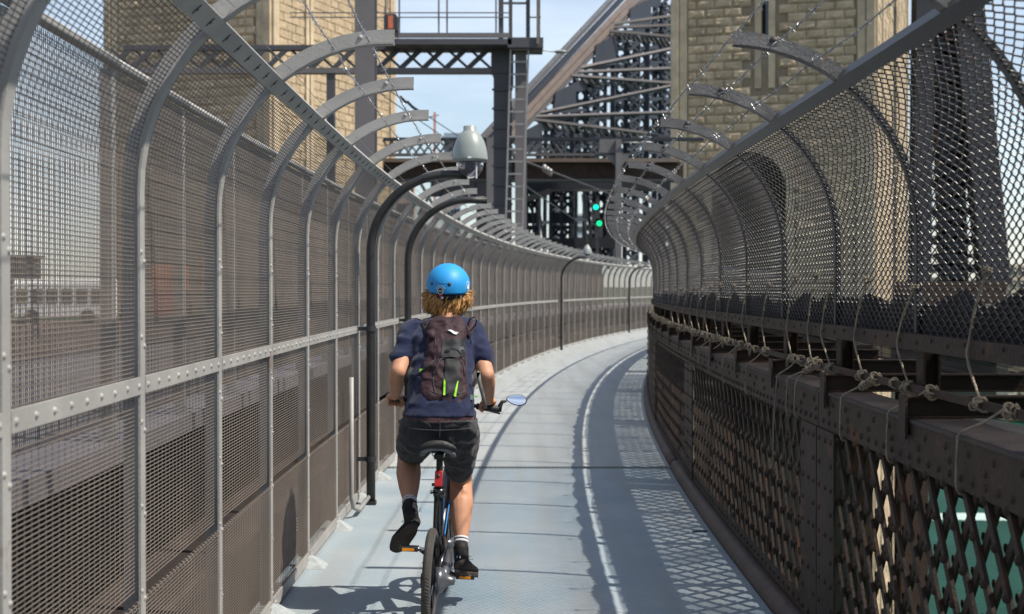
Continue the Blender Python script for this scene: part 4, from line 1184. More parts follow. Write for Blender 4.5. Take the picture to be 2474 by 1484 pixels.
for k, (x, y) in enumerate(nodes):
    # solid gusset, post and open laced post below each node
    mb = MB(); mb.loft([[onT(x - 40, y + 42, d), onT(x + 34, y + 4, d), onT(x + 34, y + 36, d), onT(x + 10, y + 40, d), onT(x + 10, y + 90, d), onT(x - 44, y + 92, d)] for d in (0.0, 0.5)])
    tbuild(mb, 'gusset_plate', M['arch_steel'])
    for (dx, w) in ((2, 11), (34, 9), (62, 10)):
        mb = MB(); tbar(mb, (x + dx, y + 30), (x + dx - 4, 640), w, 0.8); tbuild(mb, 'vertical_post', M['arch_steel'])
    mb = MB(); yy = y + 40; i = 0
    while yy < 620:
        tbar(mb, (x + 38, yy), (x + 60, yy + 17), 6, 0.3, 0.3); tbar(mb, (x + 60, yy), (x + 38, yy + 17), 6, 0.3, 0.5)
        if i % 3 == 0: tbar(mb, (x + 34, yy - 4), (x + 62, yy - 4), 8, 0.3, 0.1)
        if i % 4 == 2: tbar(mb, (x + 2, yy), (x + 34, yy), 10, 0.4, 0.1)
        yy += 22; i += 1
    tbuild(mb, 'lacing_bar', M['arch_steel'], 'stuff')
# laced sway struts fanning from each node across to the other truss
fans = [((1479,60),(1640,38),(-1,)), ((1479,68),(1640,62),(0,)), ((1466,76),(1640,92),(1,)),
        ((1400,166),(1640,116),(0,)), ((1396,176),(1640,166),(0,)), ((1376,184),(1640,204),(1,)),
        ((1300,276),(1640,206),(0,)), ((1290,284),(1640,272),(0,)), ((1290,290),(1560,322),(1,)), ((1490,338),(1620,300),(0,)), ((1480,310),(1625,336),(0,))]
for (a, b, f) in fans:
    mb = MB(); tbar(mb, a, b, 6, 0.5, 0.0, 8.0); tbuild(mb, 'sway_strut', M['arch_lace'])
    if f[0] == 1:
        mb = MB(); n = 15
        for i in range(n):
            t = i / n; x = a[0] + (b[0]-a[0])*t + 8; y = a[1] + (b[1]-a[1])*t + 3; hgt = 14 + 12*t
            tbar(mb, (x, y), (x + 13, y + hgt), 3.2, 0.25, 8*t); tbar(mb, (x + 4, y), (x + 17, y + hgt), 2.2, 0.2, 8*t)
        tbuild(mb, 'lacing_bar', M['arch_lace'], 'stuff')
# deeper mass of posts and bracing beyond, towards the other truss
rnd = random.Random(11); mb = MB()
def ych(x): return 402 - 1.034*(x - 1120)
for i, x in enumerate(range(1318, 1650, 24)):
    tbar(mb, (x, max(-80, ych(x) + 66)), (x - 3, 640), 13 if i % 2 else 7, 0.6, -7.0)
    y = max(-60, ych(x) + 80)
    while y < 420:
        st = 20 + (i*7) % 11
        if (i*5) % 7 not in (2,):
            tbar(mb, (x, y), (x + 24, y + st), 5, 0.3, -6.7); tbar(mb, (x + 24, y), (x, y + st), 5, 0.3, -6.4)
        if rnd.random() < 0.22: tbar(mb, (x, y + 9), (x + 24, y + 9), st + 4, 0.3, -6.4)
        y += st + 3
for i in range(34):
    x = rnd.uniform(1340, 1620); y = rnd.uniform(max(0, ych(x) + 90), 420)
    tbar(mb, (x, y), (x + rnd.choice((-30, 34, 40)), y + rnd.uniform(24, 40)), 5, 0.5, -5.0)
for i in range(9):
    y = 80 + i*42; x0 = max(1300, 1120 + (402 - y + 70)/1.034); tbar(mb, (x0, y), (1640, y - 8), 9 if i % 2 else 15, 0.8, -5.5)
tbuild(mb, 'cross_frame', M['arch_steel'], 'stuff')
# portal frames seen under the far gantry: plates with diamond openings
pt = empty('portal_frame', (at(1400, 600, 140).x, 140, -20), 'dark portal frames of riveted plates under the far gantry', 'portal frame')
def ptb(name, m, fn, kind=None):
    mb = MB(); fn(mb); o = mb.build(name, m, pt); o.location = -pt.location
    if kind: o['kind'] = kind
PY = 140.0
for (x0, x1, xt0, xt1, cols) in ((1328, 1386, 1326, 1384, 2), (1430, 1472, 1412, 1470, 2), (1270, 1298, 1270, 1284, 1)):
    ptb('portal_leg', M['arch_steel'], lambda mb: (pb(mb, xt0 + 3, 436, x0 + 3, 650, 7, PY, 1.0), pb(mb, xt1 - 3, 436, x1 - 3, 650, 7, PY, 1.0)))
    if cols == 2:
        ptb('portal_leg', M['arch_steel'], lambda mb: pb(mb, (xt0+xt1)/2, 436, (x0+x1)/2, 650, 8, PY, 1.0))
    for y in (440, 474, 514, 545, 576, 610):
        ptb('batten_plate', M['arch_steel'], lambda mb: prect(mb, x0 + 2, y, x1 - 2, y + (26 if y == 514 or y == 540 else 9), PY + 0.2, 0.5))
    def lac(mb):
        for y in (448, 480, 548, 584, 618):
            xm = (x0 + x1)/2; q = (x1 - x0)/2
            for s in (0, 1):
                a = x0 + s*q; pb(mb, a, y, a + q, y + 28, 6, PY + 0.5, 0.2); pb(mb, a + q, y, a, y + 28, 6, PY + 0.8, 0.2)
    ptb('lacing_bar', M['arch_steel'], lac, 'stuff')
ptb('portal_beam', M['arch_steel'], lambda mb: prect(mb, 1262, 434, 1640, 462, PY - 0.6, 1.2))
ptb('portal_beam', M['arch_lace'], lambda mb: (pb(mb, 1262, 486, 1330, 462, 14, PY - 1.0, 0.5), pb(mb, 1330, 461, 1500, 461, 5, PY - 1.0, 0.5)))
ptb('portal_beam', M['arch_steel'], lambda mb: prect(mb, 1262, 575, 1500, 600, PY - 0.6, 1.2))
ptb('portal_leg', M['arch_lace'], lambda mb: pb(mb, 1300, 490, 1312, 575, 5, PY - 1.2, 0.4))
ptb('portal_leg', M['arch_lace'], lambda mb: pb(mb, 1406, 470, 1420, 600, 4, PY - 1.2, 0.4))
# bundles of dark plates left of the gap (behind the left column of the near gantry)
ptb('portal_leg', M['arch_steel'], lambda mb: prect(mb, 1150, 433, 1186, 640, PY + 4, 1.0))
ptb('portal_beam', M['arch_steel'], lambda mb: prect(mb, 1040, 433, 1150, 475, PY + 4.05, 0.9))
ptb('portal_beam', M['arch_lace'], lambda mb: (pb(mb, 1010, 433, 1060, 520, 7, PY + 2, 0.5), pb(mb, 1060, 433, 1010, 520, 7, PY + 3, 0.5)))
o = tag(rstrip('approach_girder', M['brown_steel'], 3.0, 3.3, -14, 0.85, 20.5, 78, None, 3), 'dark brown side girder of the approach span beyond the right parapet', 'girder')
# right truss tower seen through the chain link
rt = empty('truss_tower', (at(2310, 700, 112).x, 112, -50), 'dark leaning steel end post of the arch seen through the chain link fence', 'bridge truss')
def rtb(name, m, fn, kind=None):
    mb = MB(); fn(mb); o = mb.build(name, m, rt); o.location = -rt.location
    if kind: o['kind'] = kind
RY = 112.0
rtb('tower_leg', M['arch_steel'], lambda mb: pb(mb, 2318, -120, 2400, 690, 70, RY, 1.5))
rtb('tower_leg', M['arch_steel'], lambda mb: pb(mb, 2228, -120, 2220, 690, 44, RY, 1.5))
rtb('tower_leg', M['arch_steel'], lambda mb: pb(mb, 2274, -120, 2302, 690, 62, RY + 1, 1.5))
def rl(mb):
    y = -110
    while y < 680:
        k = (y + 120)/810; xr = 2318 + 90*k; xm = 2268 + 22*k; xl = 2222 - 10*k
        pb(mb, xl, y, xm, y + 30, 7, RY + 0.4, 0.3); pb(mb, xm, y, xl, y + 30, 7, RY + 0.8, 0.3)
        pb(mb, xm, y, xr, y + 30, 8, RY + 0.4, 0.3); pb(mb, xr, y, xm, y + 30, 8, RY + 0.8, 0.3)
        if int(y/34) % 2 == 0: prect(mb, xl, y, xr, y + 22, RY + 1.2, 0.4)
        y += 34
rtb('lacing_bar', M['arch_steel'], rl, 'stuff')
rtb('tower_leg', M['brown_steel'], lambda mb: (prect(mb, 2178, 690, 2244, 2300, RY - 2, 2.0), prect(mb, 2180, 680, 2430, 735, RY - 1, 2.0)))

# ================================================================== FAR THINGS
crane = empty('tower_crane', at(1050, 330, 500), 'tiny pale red tower crane far away between the masts', 'crane'); u = 500/F
mb = MB(); mb.box((-3*u, 0, -40), (3*u, 3*u, 58*u)); mb.build('tower', mat('faded_crane_red', (0.55, 0.25, 0.2), 0.7, 0, 0.2, 0.2, 0), crane)
mb = MB(); mb.bar((-40*u, 1, 40*u), (10*u, 1, 52*u), 2*u, 1.0); mb.build('jib', M['galv'], crane)
def tower_block(x0, x1, y0, Y, m, lab, floors=14, cols=5):
    a = at(x0, y0, Y); b = at(x1, y0, Y); t = empty('office_tower', (a.x, Y, -50), lab, 'building')
    w = b.x - a.x; h = a.z + 50
    mb = MB(); mb.box((0, 0, 0), (w, w, h)); mb.build('wall', m, t)
    me = None
    mb = MB(); mb.box((0, -0.25, 0), (w*0.72/cols, -0.02, h/floors*0.5)); me = mb.mesh('window', M['glass'])
    for f in range(floors):
        for c in range(cols):
            o = put('window', me, t); o.location = (w*(c + 0.14)/cols, 0, h*(f + 0.3)/floors)
    return t
tower_block(1072, 1112, 322, 420, mat('blue_grey_cladding', (0.28, 0.33, 0.40), 0.6, 0, 0.1, 0.1, 0), 'blue grey office tower peeping over the fence arms beside the dome camera')
tower_block(1394, 1418, 516, 520, mat('pale_cladding', (0.5, 0.52, 0.55), 0.6, 0, 0.1, 0.1, 0), 'pale office tower in the gap between the portal frames', 20, 4)
tower_block(952, 1000, 384, 380, mat('buff_brick', (0.45, 0.33, 0.28), 0.8, 0, 0.1, 0.1, 0), 'buff apartment tower low behind the fence arms', 16, 5)
# vehicles and containers beyond the left fence
bus = empty('white_bus', (at(30, 700, 88).x, 88, -0.45), 'white bus parked beyond the left fence', 'bus')
L_ = at(262, 700, 88).x - at(30, 700, 88).x
mb = MB(); mb.loft([[(0.05 + k*(L_-0.1), y0, z) for (y0, z) in ((0, 0.45), (2.4, 0.45), (2.4, 2.5), (2.2, 2.75), (0.2, 2.75), (0, 2.5))] for k in (0, 1)]); mb.build('body', M['white'], bus)
for i in range(6):
    mb = MB(); x = 0.25 + i*(L_-0.4)/6; mb.box((x, -0.04, 1.25), (x + (L_-0.4)/6 - 0.22, -0.003, 2.15)); mb.build('window', M['glass'], bus)
for x in (1.2, L_ - 1.3):
    mb = MB(); mb.tube([(x, -0.05, 0.45), (x, 0.25, 0.45)], 0.45, 16); mb.build('wheel', M['black_steel'], bus)
def container(x0, x1, y0, y1, Y, col, lab):
    a = at(x0, y0, Y); b = at(x1, y1, Y); z0 = max(b.z, -0.449); t = empty('cargo_container', (a.x, Y, z0), lab, 'container', 'orange and red containers')
    w = b.x - a.x; h = a.z - z0; m = mat('container_paint', col, 0.6, 0, 0.3, 1.0, 0)
    mb = MB(); mb.box((0.06, 0.06, 0), (w - 0.06, 2.3, h)); mb.build('box', m, t)
    mb = MB(); n = 9
    for i in range(n): mb.box((0.08 + (w-0.2)*i/n, -0.02, 0.08), (0.08 + (w-0.2)*(i+0.55)/n, 0.059, h - 0.08))
    o = mb.build('corrugation', m, t); o['kind'] = 'stuff'
    mb = MB()
    for (p, q) in (((0,0),(0.08,h)), ((w-0.08,0),(w,h))): mb.box((p[0], -0.03, 0.0), (q[0], 0.0, h))
    mb.build('corner_post', m, t)
container(368, 438, 640, 700, 90, (0.62, 0.20, 0.06), 'orange container on top, seen through the second bay of the mesh')
container(372, 440, 701, 762, 90, (0.50, 0.07, 0.04), 'red container under the orange one behind the mesh')
container(488, 506, 622, 700, 90, (0.62, 0.28, 0.05), 'narrow yellow orange container right of the stack behind the mesh')
# lamp mast and low shed on the left horizon
mb = MB(); prect(mb, 22, 622, 62, 762, 92, 3.0); prect(mb, 16, 616, 68, 622, 91.8, 3.4); tag(mb.build('trackside_hut', M['gantry_dark']), 'dark trackside hut at the far left beyond the mesh', 'hut')
# far shores
def shore(name, x0, x1, ybase, ytop, Y, m, seed, lab=None):
    mb = MB(); n = 90; A_ = []
    for i in range(n + 1):
        x = x0 + (x1 - x0)*i/n; h = (ytop + (ybase - ytop)*0.5*(0.5 + noise.noise(Vector((i*0.11, seed, 0)))) + 5*noise.noise(Vector((i*0.9, seed, 3))))
        p = at(x, h, Y); A_.append([(p.x, Y - 60, -52), (p.x, Y + 600, -52), (p.x, Y + 300, p.z), (p.x, Y, p.z*0.7 - 15)])
    mb.loft(A_); o = mb.build(name, m); tag(o, kind='structure'); return o
M['hill'] = mat('wooded_hill', (0.055, 0.065, 0.04), 0.95, 0, 0.4, 0.02, 0)
shore('far_hill', -800, 3600, 720, 690, 2600, M['hill'], 2)
shore('wooded_shore', 2380, 3400, 760, 640, 600, M['hill'], 5)
tower_block(2436, 2520, 640, 560, mat('sandstone_wall', (0.5, 0.42, 0.3), 0.8, 0, 0.1, 0.1, 0), 'low sandstone building on the shore at the right edge beyond the chain link', 12, 4)
# ================================================================== BICYCLE
def skinmat(name, c, rough=0.55, sss=0.15):
    m = mat(name, c, rough, 0, 0.10, 22, 0.12, 240, spec=0.35)
    b = m.node_tree.nodes['Principled BSDF']; b.inputs['Subsurface Weight'].default_value = sss
    b.inputs['Subsurface Radius'].default_value = (0.02, 0.008, 0.004); b.inputs['Subsurface Scale'].default_value = 0.5; return m
M['skin'] = skinmat('sun_tanned_skin', (0.46, 0.235, 0.145))
def cloth_mat(name, c, rough=0.85, bump=0.35, weave=900, var=0.18, sheen=0.15):
    m = mat(name, c, rough, 0, var, 9, bump, weave, spec=0.2)
    m.node_tree.nodes['Principled BSDF'].inputs['Sheen Weight'].default_value = sheen; return m
M['navy'] = cloth_mat('navy_cotton', (0.011, 0.016, 0.048))
M['denim'] = cloth_mat('washed_black_denim', (0.030, 0.030, 0.034), var=0.5)
M['seam'] = cloth_mat('grey_seam', (0.07, 0.07, 0.075))
M['maroon'] = cloth_mat('maroon_nylon', (0.036, 0.018, 0.023), 0.6, 0.25, 500, 0.2, 0.05)
M['blacknylon'] = cloth_mat('black_nylon', (0.020, 0.021, 0.024), 0.5, 0.25, 500, 0.3, 0.05)
M['lime'] = cloth_mat('lime_reflective', (0.26, 0.62, 0.04), 0.45, 0, 10, 0.05, 0)
M['greystrap'] = cloth_mat('grey_webbing', (0.16, 0.155, 0.15), 0.7, 0.3, 900)
M['sock'] = cloth_mat('dark_sock', (0.015, 0.015, 0.02)); M['sockw'] = cloth_mat('white_sock_band', (0.62, 0.62, 0.66))
M['shoe'] = cloth_mat('black_shoe_leather', (0.020, 0.018, 0.017), 0.6, 0.3, 200, 0.3, 0)
M['gum'] = mat('gum_sole', (0.045, 0.033, 0.024), 0.7, 0, 0.3, 30, 0.3, 200)
M['tyre'] = mat('dusty_tyre', (0.055, 0.050, 0.045), 0.8, 0, 0.25, 30, 0.3, 300)
M['frame'] = mat('gloss_black_frame', (0.012, 0.012, 0.014), 0.22, 0.0, 0.1, 10, 0, spec=0.7)
M['gunmetal'] = mat('gunmetal_paint', (0.13, 0.135, 0.15), 0.3, 0.55, 0.1, 10, 0)
M['chrome'] = mat('polished_metal', (0.55, 0.56, 0.58), 0.2, 0.95, 0.1, 10, 0)
M['amber'] = mat('amber_reflector', (0.85, 0.30, 0.01), 0.3, 0, 0.1, 40, 0, emis=None)
M['rubber'] = mat('black_rubber', (0.016, 0.016, 0.016), 0.6, 0, 0.2, 40, 0.2, 200)
M['blue'] = mat('blue_decal', (0.03, 0.22, 0.55), 0.4, 0, 0.05, 5, 0)

RA = Vector((-0.405, 6.86, 0.247))            # rear axle
FA = Vector((-0.372, 7.84, 0.247))
bk = empty('bicycle', (RA.x, RA.y, 0), 'black folding bicycle with small wheels and a red rear light ridden on the path', 'bicycle')
bk.rotation_euler = (0, radians(2.2), -math.atan((FA.x - RA.x)/(FA.y - RA.y)))
WB = (FA - RA).length
def bb(mb, name, m, smooth=True, parent=bk): return mb.build(name, m, parent, smooth)
def wheel(y, name='wheel'):
    w = empty(name, (0, y, 0.247)); w.parent = bk
    R_ = 0.247
    mb = MB(); n = 72; rings = []
    for i in range(n + 1):
        a = 2*pi*i/n; rg = []
        for k in range(14):
            q = 2*pi*k/14; rr = R_ - 0.023 + 0.023*cos(q); x = 0.0225*sin(q)
            if abs(q) < 0.9 or q > 2*pi - 0.9: rr -= 0.0025*(1 if (i % 2 == 0) else 0)*(1 if x != 0 else 0.3)
            rg.append((x, rr*cos(a), rr*sin(a)))
        rings.append(rg)
    mb.loft(rings); mb.build('tyre', M['tyre'], w, True)
    mb = MB()                                            # raised chevron tread
    for i in range(96):
        a = 2*pi*i/96
        for s in (1, -1):
            P = []
            for t in (0.1, 0.55, 1.0):
                q = s*t*0.85; rr = R_ - 0.023 + 0.0243*cos(q); x = 0.0238*sin(q); aa = a + t*0.055
                P.append((x, rr*cos(aa), rr*sin(aa)))
            mb.tube(P, 0.0016, 3)
    o = mb.build('tread', M['tyre'], w); o['kind'] = 'stuff'
    mb = MB(); mb.loft([[(x, r*cos(2*pi*i/60), r*sin(2*pi*i/60)) for (r, x) in ((0.204, -0.013), (0.190, -0.010), (0.190, 0.010), (0.204, 0.013))] for i in range(61)])
    mb.build('rim', M['frame'], w, False)
    for k in range(5):                                   # broad cast spokes
        a = 2*pi*k/5 + 0.4; c, s_ = cos(a), sin(a); mb = MB(); R2 = []
        for (r, wd, x) in ((0.024, 0.022, 0.014), (0.08, 0.013, 0.010), (0.15, 0.014, 0.008), (0.192, 0.024, 0.008)):
            R2.append([(sx*x, r*c - sw*wd*s_, r*s_ + sw*wd*c) for sx, sw in ((-1, -1), (1, -1), (1, 1), (-1, 1))])
        mb.loft(R2); mb.build('spoke', M['frame'], w)
    mb = MB(); mb.tube([(-0.04, 0, 0), (0.04, 0, 0)], 0.028, 16); mb.build('hub', M['gunmetal'], w, True)
    return w
wheel(0.0); wheel(WB)
def T(mb, pts, r, n=12, rs=None): mb.tube(pts, r, n, True, rs)
# single sided swing arm with a big cone hub cover on the right
mb = MB(); T(mb, [(0.055, 0.02, 0.25), (0.060, 0.20, 0.275), (0.045, 0.40, 0.30)], 0.02, 12, [0.030, 0.024, 0.028]); bb(mb, 'swing_arm', M['gunmetal'])
mb = MB(); n = 24
P = [(0.028, 0.062), (0.045, 0.064), (0.060, 0.058), (0.078, 0.034), (0.100, 0.022), (0.118, 0.020), (0.122, 0.0)]
mb.loft([[(x, max(r, 1e-4)*cos(2*pi*k/n), 0.247 + max(r, 1e-4)*sin(2*pi*k/n)) for k in range(n)] for x, r in P]); bb(mb, 'hub_cover', M['gunmetal'])
mb = MB(); mb.tube([(-0.028, 0, 0.247), (-0.034, 0, 0.247)], 0.045, 16); mb.tube([(-0.0345, 0, 0.247), (-0.045, 0, 0.247)], 0.03, 14); bb(mb, 'sprocket', M['rubber'])
mb = MB(); T(mb, [(0.04, 0.02, 0.30), (0.05, 0.20, 0.36), (0.035, 0.30, 0.40)], 0.012); bb(mb, 'stay', M['frame'])
# main frame
mb = MB(); T(mb, [(0.0, 0.38, 0.27), (0.002, 0.33, 0.42), (0.004, 0.285, 0.58), (0.005, 0.265, 0.64)], 0.02, 14, [0.030, 0.026, 0.024, 0.024]); bb(mb, 'seat_tube', M['frame'])
mb = MB(); T(mb, [(0.005, 0.272, 0.62), (0.006, 0.235, 0.76), (0.006, 0.215, 0.845)], 0.0165, 14); bb(mb, 'seat_post', M['rubber'])
mb = MB(); T(mb, [(0.006, 0.274, 0.615), (0.006, 0.262, 0.655)], 0.030, 14); mb.box((-0.036, 0.24, 0.628), (-0.024, 0.27, 0.642)); bb(mb, 'seat_clamp', M['frame'])
mb = MB(); T(mb, [(0.0, 0.36, 0.36), (0.01, 0.62, 0.50), (0.01, 0.86, 0.66)], 0.03, 14, [0.032, 0.028, 0.034]); bb(mb, 'main_tube', M['gunmetal'])
mb = MB(); mb.bar((0.034, 0.38, 0.40), (0.036, 0.62, 0.54), 0.016, 0.004, (1, 0, 0)); mb.bar((0.031, 0.300, 0.46), (0.030, 0.275, 0.60), 0.007, 0.004, (1, 0, 0)); bb(mb, 'decal', M['blue'], False)
mb = MB(); T(mb, [(0.01, 0.87, 0.56), (0.01, 0.84, 0.74), (0.01, 0.80, 0.97)], 0.022, 12); bb(mb, 'head_tube', M['frame'])
mb = MB(); T(mb, [(0.01, 0.87, 0.56), (-0.045, 0.90, 0.50), (-0.05, WB, 0.25)], 0.016, 10); bb(mb, 'fork', M['gunmetal'])
mb = MB(); T(mb, [(0.0, 0.38, 0.27), (0.0, 0.44, 0.235)], 0.034, 14); mb.tube([(-0.05, 0.415, 0.245), (0.05, 0.415, 0.245)], 0.030, 16); bb(mb, 'bottom_bracket', M['gunmetal'])
BB = Vector((0.0, 0.415, 0.245))
mb = MB(); mb.tube([(0.052, 0.415, 0.245), (0.057, 0.415, 0.245)], 0.075, 28); bb(mb, 'chain_ring', M['gunmetal'])
mb = MB(); mb.bar((0.055, 0.39, 0.30), (0.05, 0.06, 0.29), 0.007, 0.006, (1,0,0)); bb(mb, 'chain', M['rubber'], False)
# rear light on the seat post
lt = empty('rear_light', (0.006, 0.205, 0.71)); lt.parent = bk; lt.rotation_euler = (radians(-10), 0, 0)
mb = MB(); mb.loft([[(sx*0.019*k, y, sz*0.040*k + 0.0) for sx, sz in ((-1, -0.92), (-0.85, -1), (0.85, -1), (1, -0.92), (1, 0.92), (0.85, 1), (-0.85, 1), (-1, 0.92))] for y, k in ((0.012, 0.95), (0.0, 1), (-0.012, 1), (-0.018, 0.88))])
mb.build('lens', M['red'], lt)
mb = MB(); mb.tube([(0, -0.0165, 0.012), (0, -0.0215, 0.012)], 0.009, 14); mb.build('button', M['rubber'], lt, True)
mb = MB(); mb.tube([(-0.03, 0.0, -0.03), (0.0, 0.02, -0.03)], 0.008, 8); mb.build('bracket', M['rubber'], lt, True)
# saddle
sd = empty('saddle', (0.006, 0.20, 0.865)); sd.parent = bk
mb = MB(); R_ = []
for i in range(15):
    t = i / 14; y = -0.115 + 0.27*t
    w = 0.078*(1 - t)**0.75*(1 if t > 0.06 else 0.86) + 0.019; h = 0.020*(1-0.3*t); z0 = 0.012 + 0.022*(1-t)**2*0.8
    R_.append([(w*cos(2*pi*k/18), y, z0 + h*sin(2*pi*k/18) - 0.022*(abs(cos(2*pi*k/18))**3)*(1-t)) for k in range(18)])
mb.loft(R_); mb.build('cover', M['rubber'], sd, True)
mb = MB(); mb.loft([[(w*cos(pi*k/12) , -0.118, 0.005 - 0.030 + w*0.62*sin(pi*k/12)) for k in range(13)] + [((w-0.020)*cos(pi*(12-k)/12), -0.118, -0.030 + (w-0.020)*0.5*sin(pi*(12-k)/12)) for k in range(13)] for w in (0.088,)][0:1]*2 if False else [[(0.090*cos(pi*k/12), y, -0.032 + 0.050*sin(pi*k/12)) for k in range(13)] + [(0.066*cos(pi*(12-k)/12), y, -0.032 + 0.030*sin(pi*(12-k)/12)) for k in range(13)] for y in (-0.112, -0.08)])
mb.build('base', mat('grey_saddle_base', (0.12, 0.125, 0.13), 0.4, 0, 0.1, 10, 0), sd, True)
for s_ in (-1, 1):
    mb = MB(); mb.tube([(s_*0.035, -0.10, -0.012), (s_*0.022, -0.03, -0.045), (s_*0.020, 0.06, -0.04), (0, 0.14, 0.0)], 0.0035, 6); mb.build('rail', M['chrome'], sd, True)
mb = MB(); mb.box((-0.024, -0.03, -0.055), (0.024, 0.02, -0.030)); mb.build('clamp', M['rubber'], sd)
# cranks and pedals
inv = lambda p: (Matrix.Rotation(-bk.rotation_euler.z, 4, 'Z') @ (Vector(p) - bk.location))
def wpt(x, y, Y): return at(x, y, Y)
def crank(side, foot):
    mb = MB(); a = BB + Vector((side*0.062, 0, 0)); mb.tube([a, a.lerp(foot, 0.5) + Vector((side*0.012, 0, 0)), Vector((a.x + side*0.02, foot.y, foot.z))], 0.012, 8, True, [0.018, 0.010, 0.012]); bb(mb, 'crank', M['frame'])
    p = empty('pedal', (a.x + side*0.075, foot.y, foot.z)); p.parent = bk
    return p
def pedal_parts(p, tilt, side):
    p.rotation_euler = (tilt, 0, 0)
    mb = MB(); mb.box((-0.048, -0.036, -0.010), (0.048, -0.024, 0.010)); mb.box((-0.048, 0.024, -0.010), (0.048, 0.036, 0.010)); mb.box((-0.048, -0.0239, -0.010), (-0.036, 0.0239, 0.010)); mb.box((0.036, -0.0239, -0.010), (0.048, 0.0239, 0.010))
    mb.build('cage', M['rubber'], p)
    mb = MB(); mb.tube([(-side*0.075, 0, 0), (side*0.04, 0, 0)], 0.008, 8); mb.build('spindle', M['chrome'], p, True)
    mb = MB(); mb.box((-0.030, -0.0405, -0.0065), (0.030, -0.0362, 0.0065)); mb.build('reflector', M['amber'], p)
pl = crank(-1, Vector((0, 0.415 - 0.135, 0.245 + 0.098))); pedal_parts(pl, radians(0), -1)
prr = crank(1, Vector((0, 0.415 + 0.135, 0.245 - 0.085))); pedal_parts(prr, 0, 1)
# handlebar
hb = empty('handlebar', (-0.010, 0.775, 1.045)); hb.parent = bk; hb.rotation_euler = (0, radians(3.5), 0)
mb = MB(); T(mb, [(-0.27, -0.09, 0), (-0.18, -0.06, 0), (-0.08, -0.01, 0), (0.08, -0.01, 0), (0.18, -0.06, 0), (0.27, -0.09, 0)], 0.011, 10); mb.build('bar', M['frame'], hb, True)
for s_ in (-1, 1):
    mb = MB(); T(mb, [(s_*0.165, -0.055, 0), (s_*0.288, -0.095, 0)], 0.0175, 12); mb.build('grip', M['rubber'], hb, True)
    mb = MB(); mb.tube([(s_*0.17, -0.04, -0.005), (s_*0.22, -0.01, -0.02), (s_*0.29, -0.02, -0.03)], 0.005, 6); mb.build('brake_lever', M['frame'], hb, True)
mb = MB(); T(mb, [(-0.015, 0.02, -0.07), (-0.015, 0, 0.0)], 0.018, 10); mb.build('stem', M['frame'], hb, True)
mr = empty('mirror', (0.325, -0.095, 0.0)); mr.parent = hb
mb = MB(); T(mb, [(0, 0, -0.012), (0.004, 0, 0.02), (0.012, 0.0, 0.040), (0.035, 0, 0.048)], 0.009, 8, [0.014, 0.012, 0.010, 0.007]); ob = mb.build('mirror_arm', M['rubber'], hb, True); ob.location = (0.285, -0.095, 0)
def egg(k, y):
    return [(0.035 + 0.105*k*0 + 0.052 + k*(0.054*cos(2*pi*i/28)), y, 0.052 + k*0.029*sin(2*pi*i/28)*(1 - 0.22*cos(2*pi*i/28 + pi))) for i in range(28)]
mb = MB(); mb.loft([egg(1.0, -0.004), egg(1.03, 0.004), egg(0.9, 0.016)]); ob = mb.build('mirror_shell', M['rubber'], hb, True); ob.location = (0.285, -0.090, 0.008); ob.rotation_euler = (radians(-17), 0, 0)
mm = bpy.data.materials.new('mirror_glass'); mm.use_nodes = True; b_ = mm.node_tree.nodes['Principled BSDF']; b_.inputs['Base Color'].default_value = (0.85, 0.87, 0.9, 1); b_.inputs['Metallic'].default_value = 1; b_.inputs['Roughness'].default_value = 0.05
mb = MB(); c_ = Vector((0.087, -0.0055, 0.052)); pts_ = egg(0.93, -0.0055)
mb.add(pts_ + [(0.087, -0.0075, 0.052)], [(i, (i+1) % 28, 28) for i in range(28)]); ob = mb.build('mirror_glass', mm, hb, True); ob.location = (0.285, -0.090, 0.008); ob.rotation_euler = (radians(-17), 0, 0)
bpy.data.objects.remove(mr)
bpy.context.view_layer.update()

# ================================================================== THE RIDER
def remesh(name, mb, voxel, it, m, parent=None, wrinkle=None):
    me = mb.mesh('tmp', m); o = put('tmp', me)
    r = o.modifiers.new('r', 'REMESH'); r.mode = 'VOXEL'; r.voxel_size = voxel; r.use_smooth_shade = True
    s_ = o.modifiers.new('s', 'SMOOTH'); s_.factor = 0.5; s_.iterations = it
    dg = bpy.context.evaluated_depsgraph_get(); ev = o.evaluated_get(dg)
    me2 = bpy.data.meshes.new_from_object(ev); bpy.data.objects.remove(o); bpy.data.meshes.remove(me)
    me2.name = name
    if wrinkle:
        me2.update()
        ns = [v.normal.copy() for v in me2.vertices]
        for v, n in zip(me2.vertices, ns): v.co += n * wrinkle(v.co)
    me2.materials.clear(); me2.materials.append(m)
    for p in me2.polygons: p.use_smooth = True
    me2.update(); return put(name, me2, parent)
def limb(mb, pts, rs, n=16):
    """tapered limb through points, rounded at both ends"""
    P = [Vector(p) for p in pts]; out = []; R2 = []
    for i in range(len(P) - 1):
        a, b, c, d = P[max(i-1, 0)], P[i], P[i+1], P[min(i+2, len(P)-1)]
        for k in range(6):
            t = k / 6; out.append(0.5*((2*b) + (c-a)*t + (2*a-5*b+4*c-d)*t*t + (3*b-a-3*c+d)*t**3)); R2.append(rs[i] + (rs[i+1]-rs[i])*t)
    out.append(P[-1]); R2.append(rs[-1])
    mb.tube(out, 0.01, n, True, R2); mb.ell(out[0], (R2[0],)*3, nu=n, nv=8); mb.ell(out[-1], (R2[-1],)*3, nu=n, nv=8)
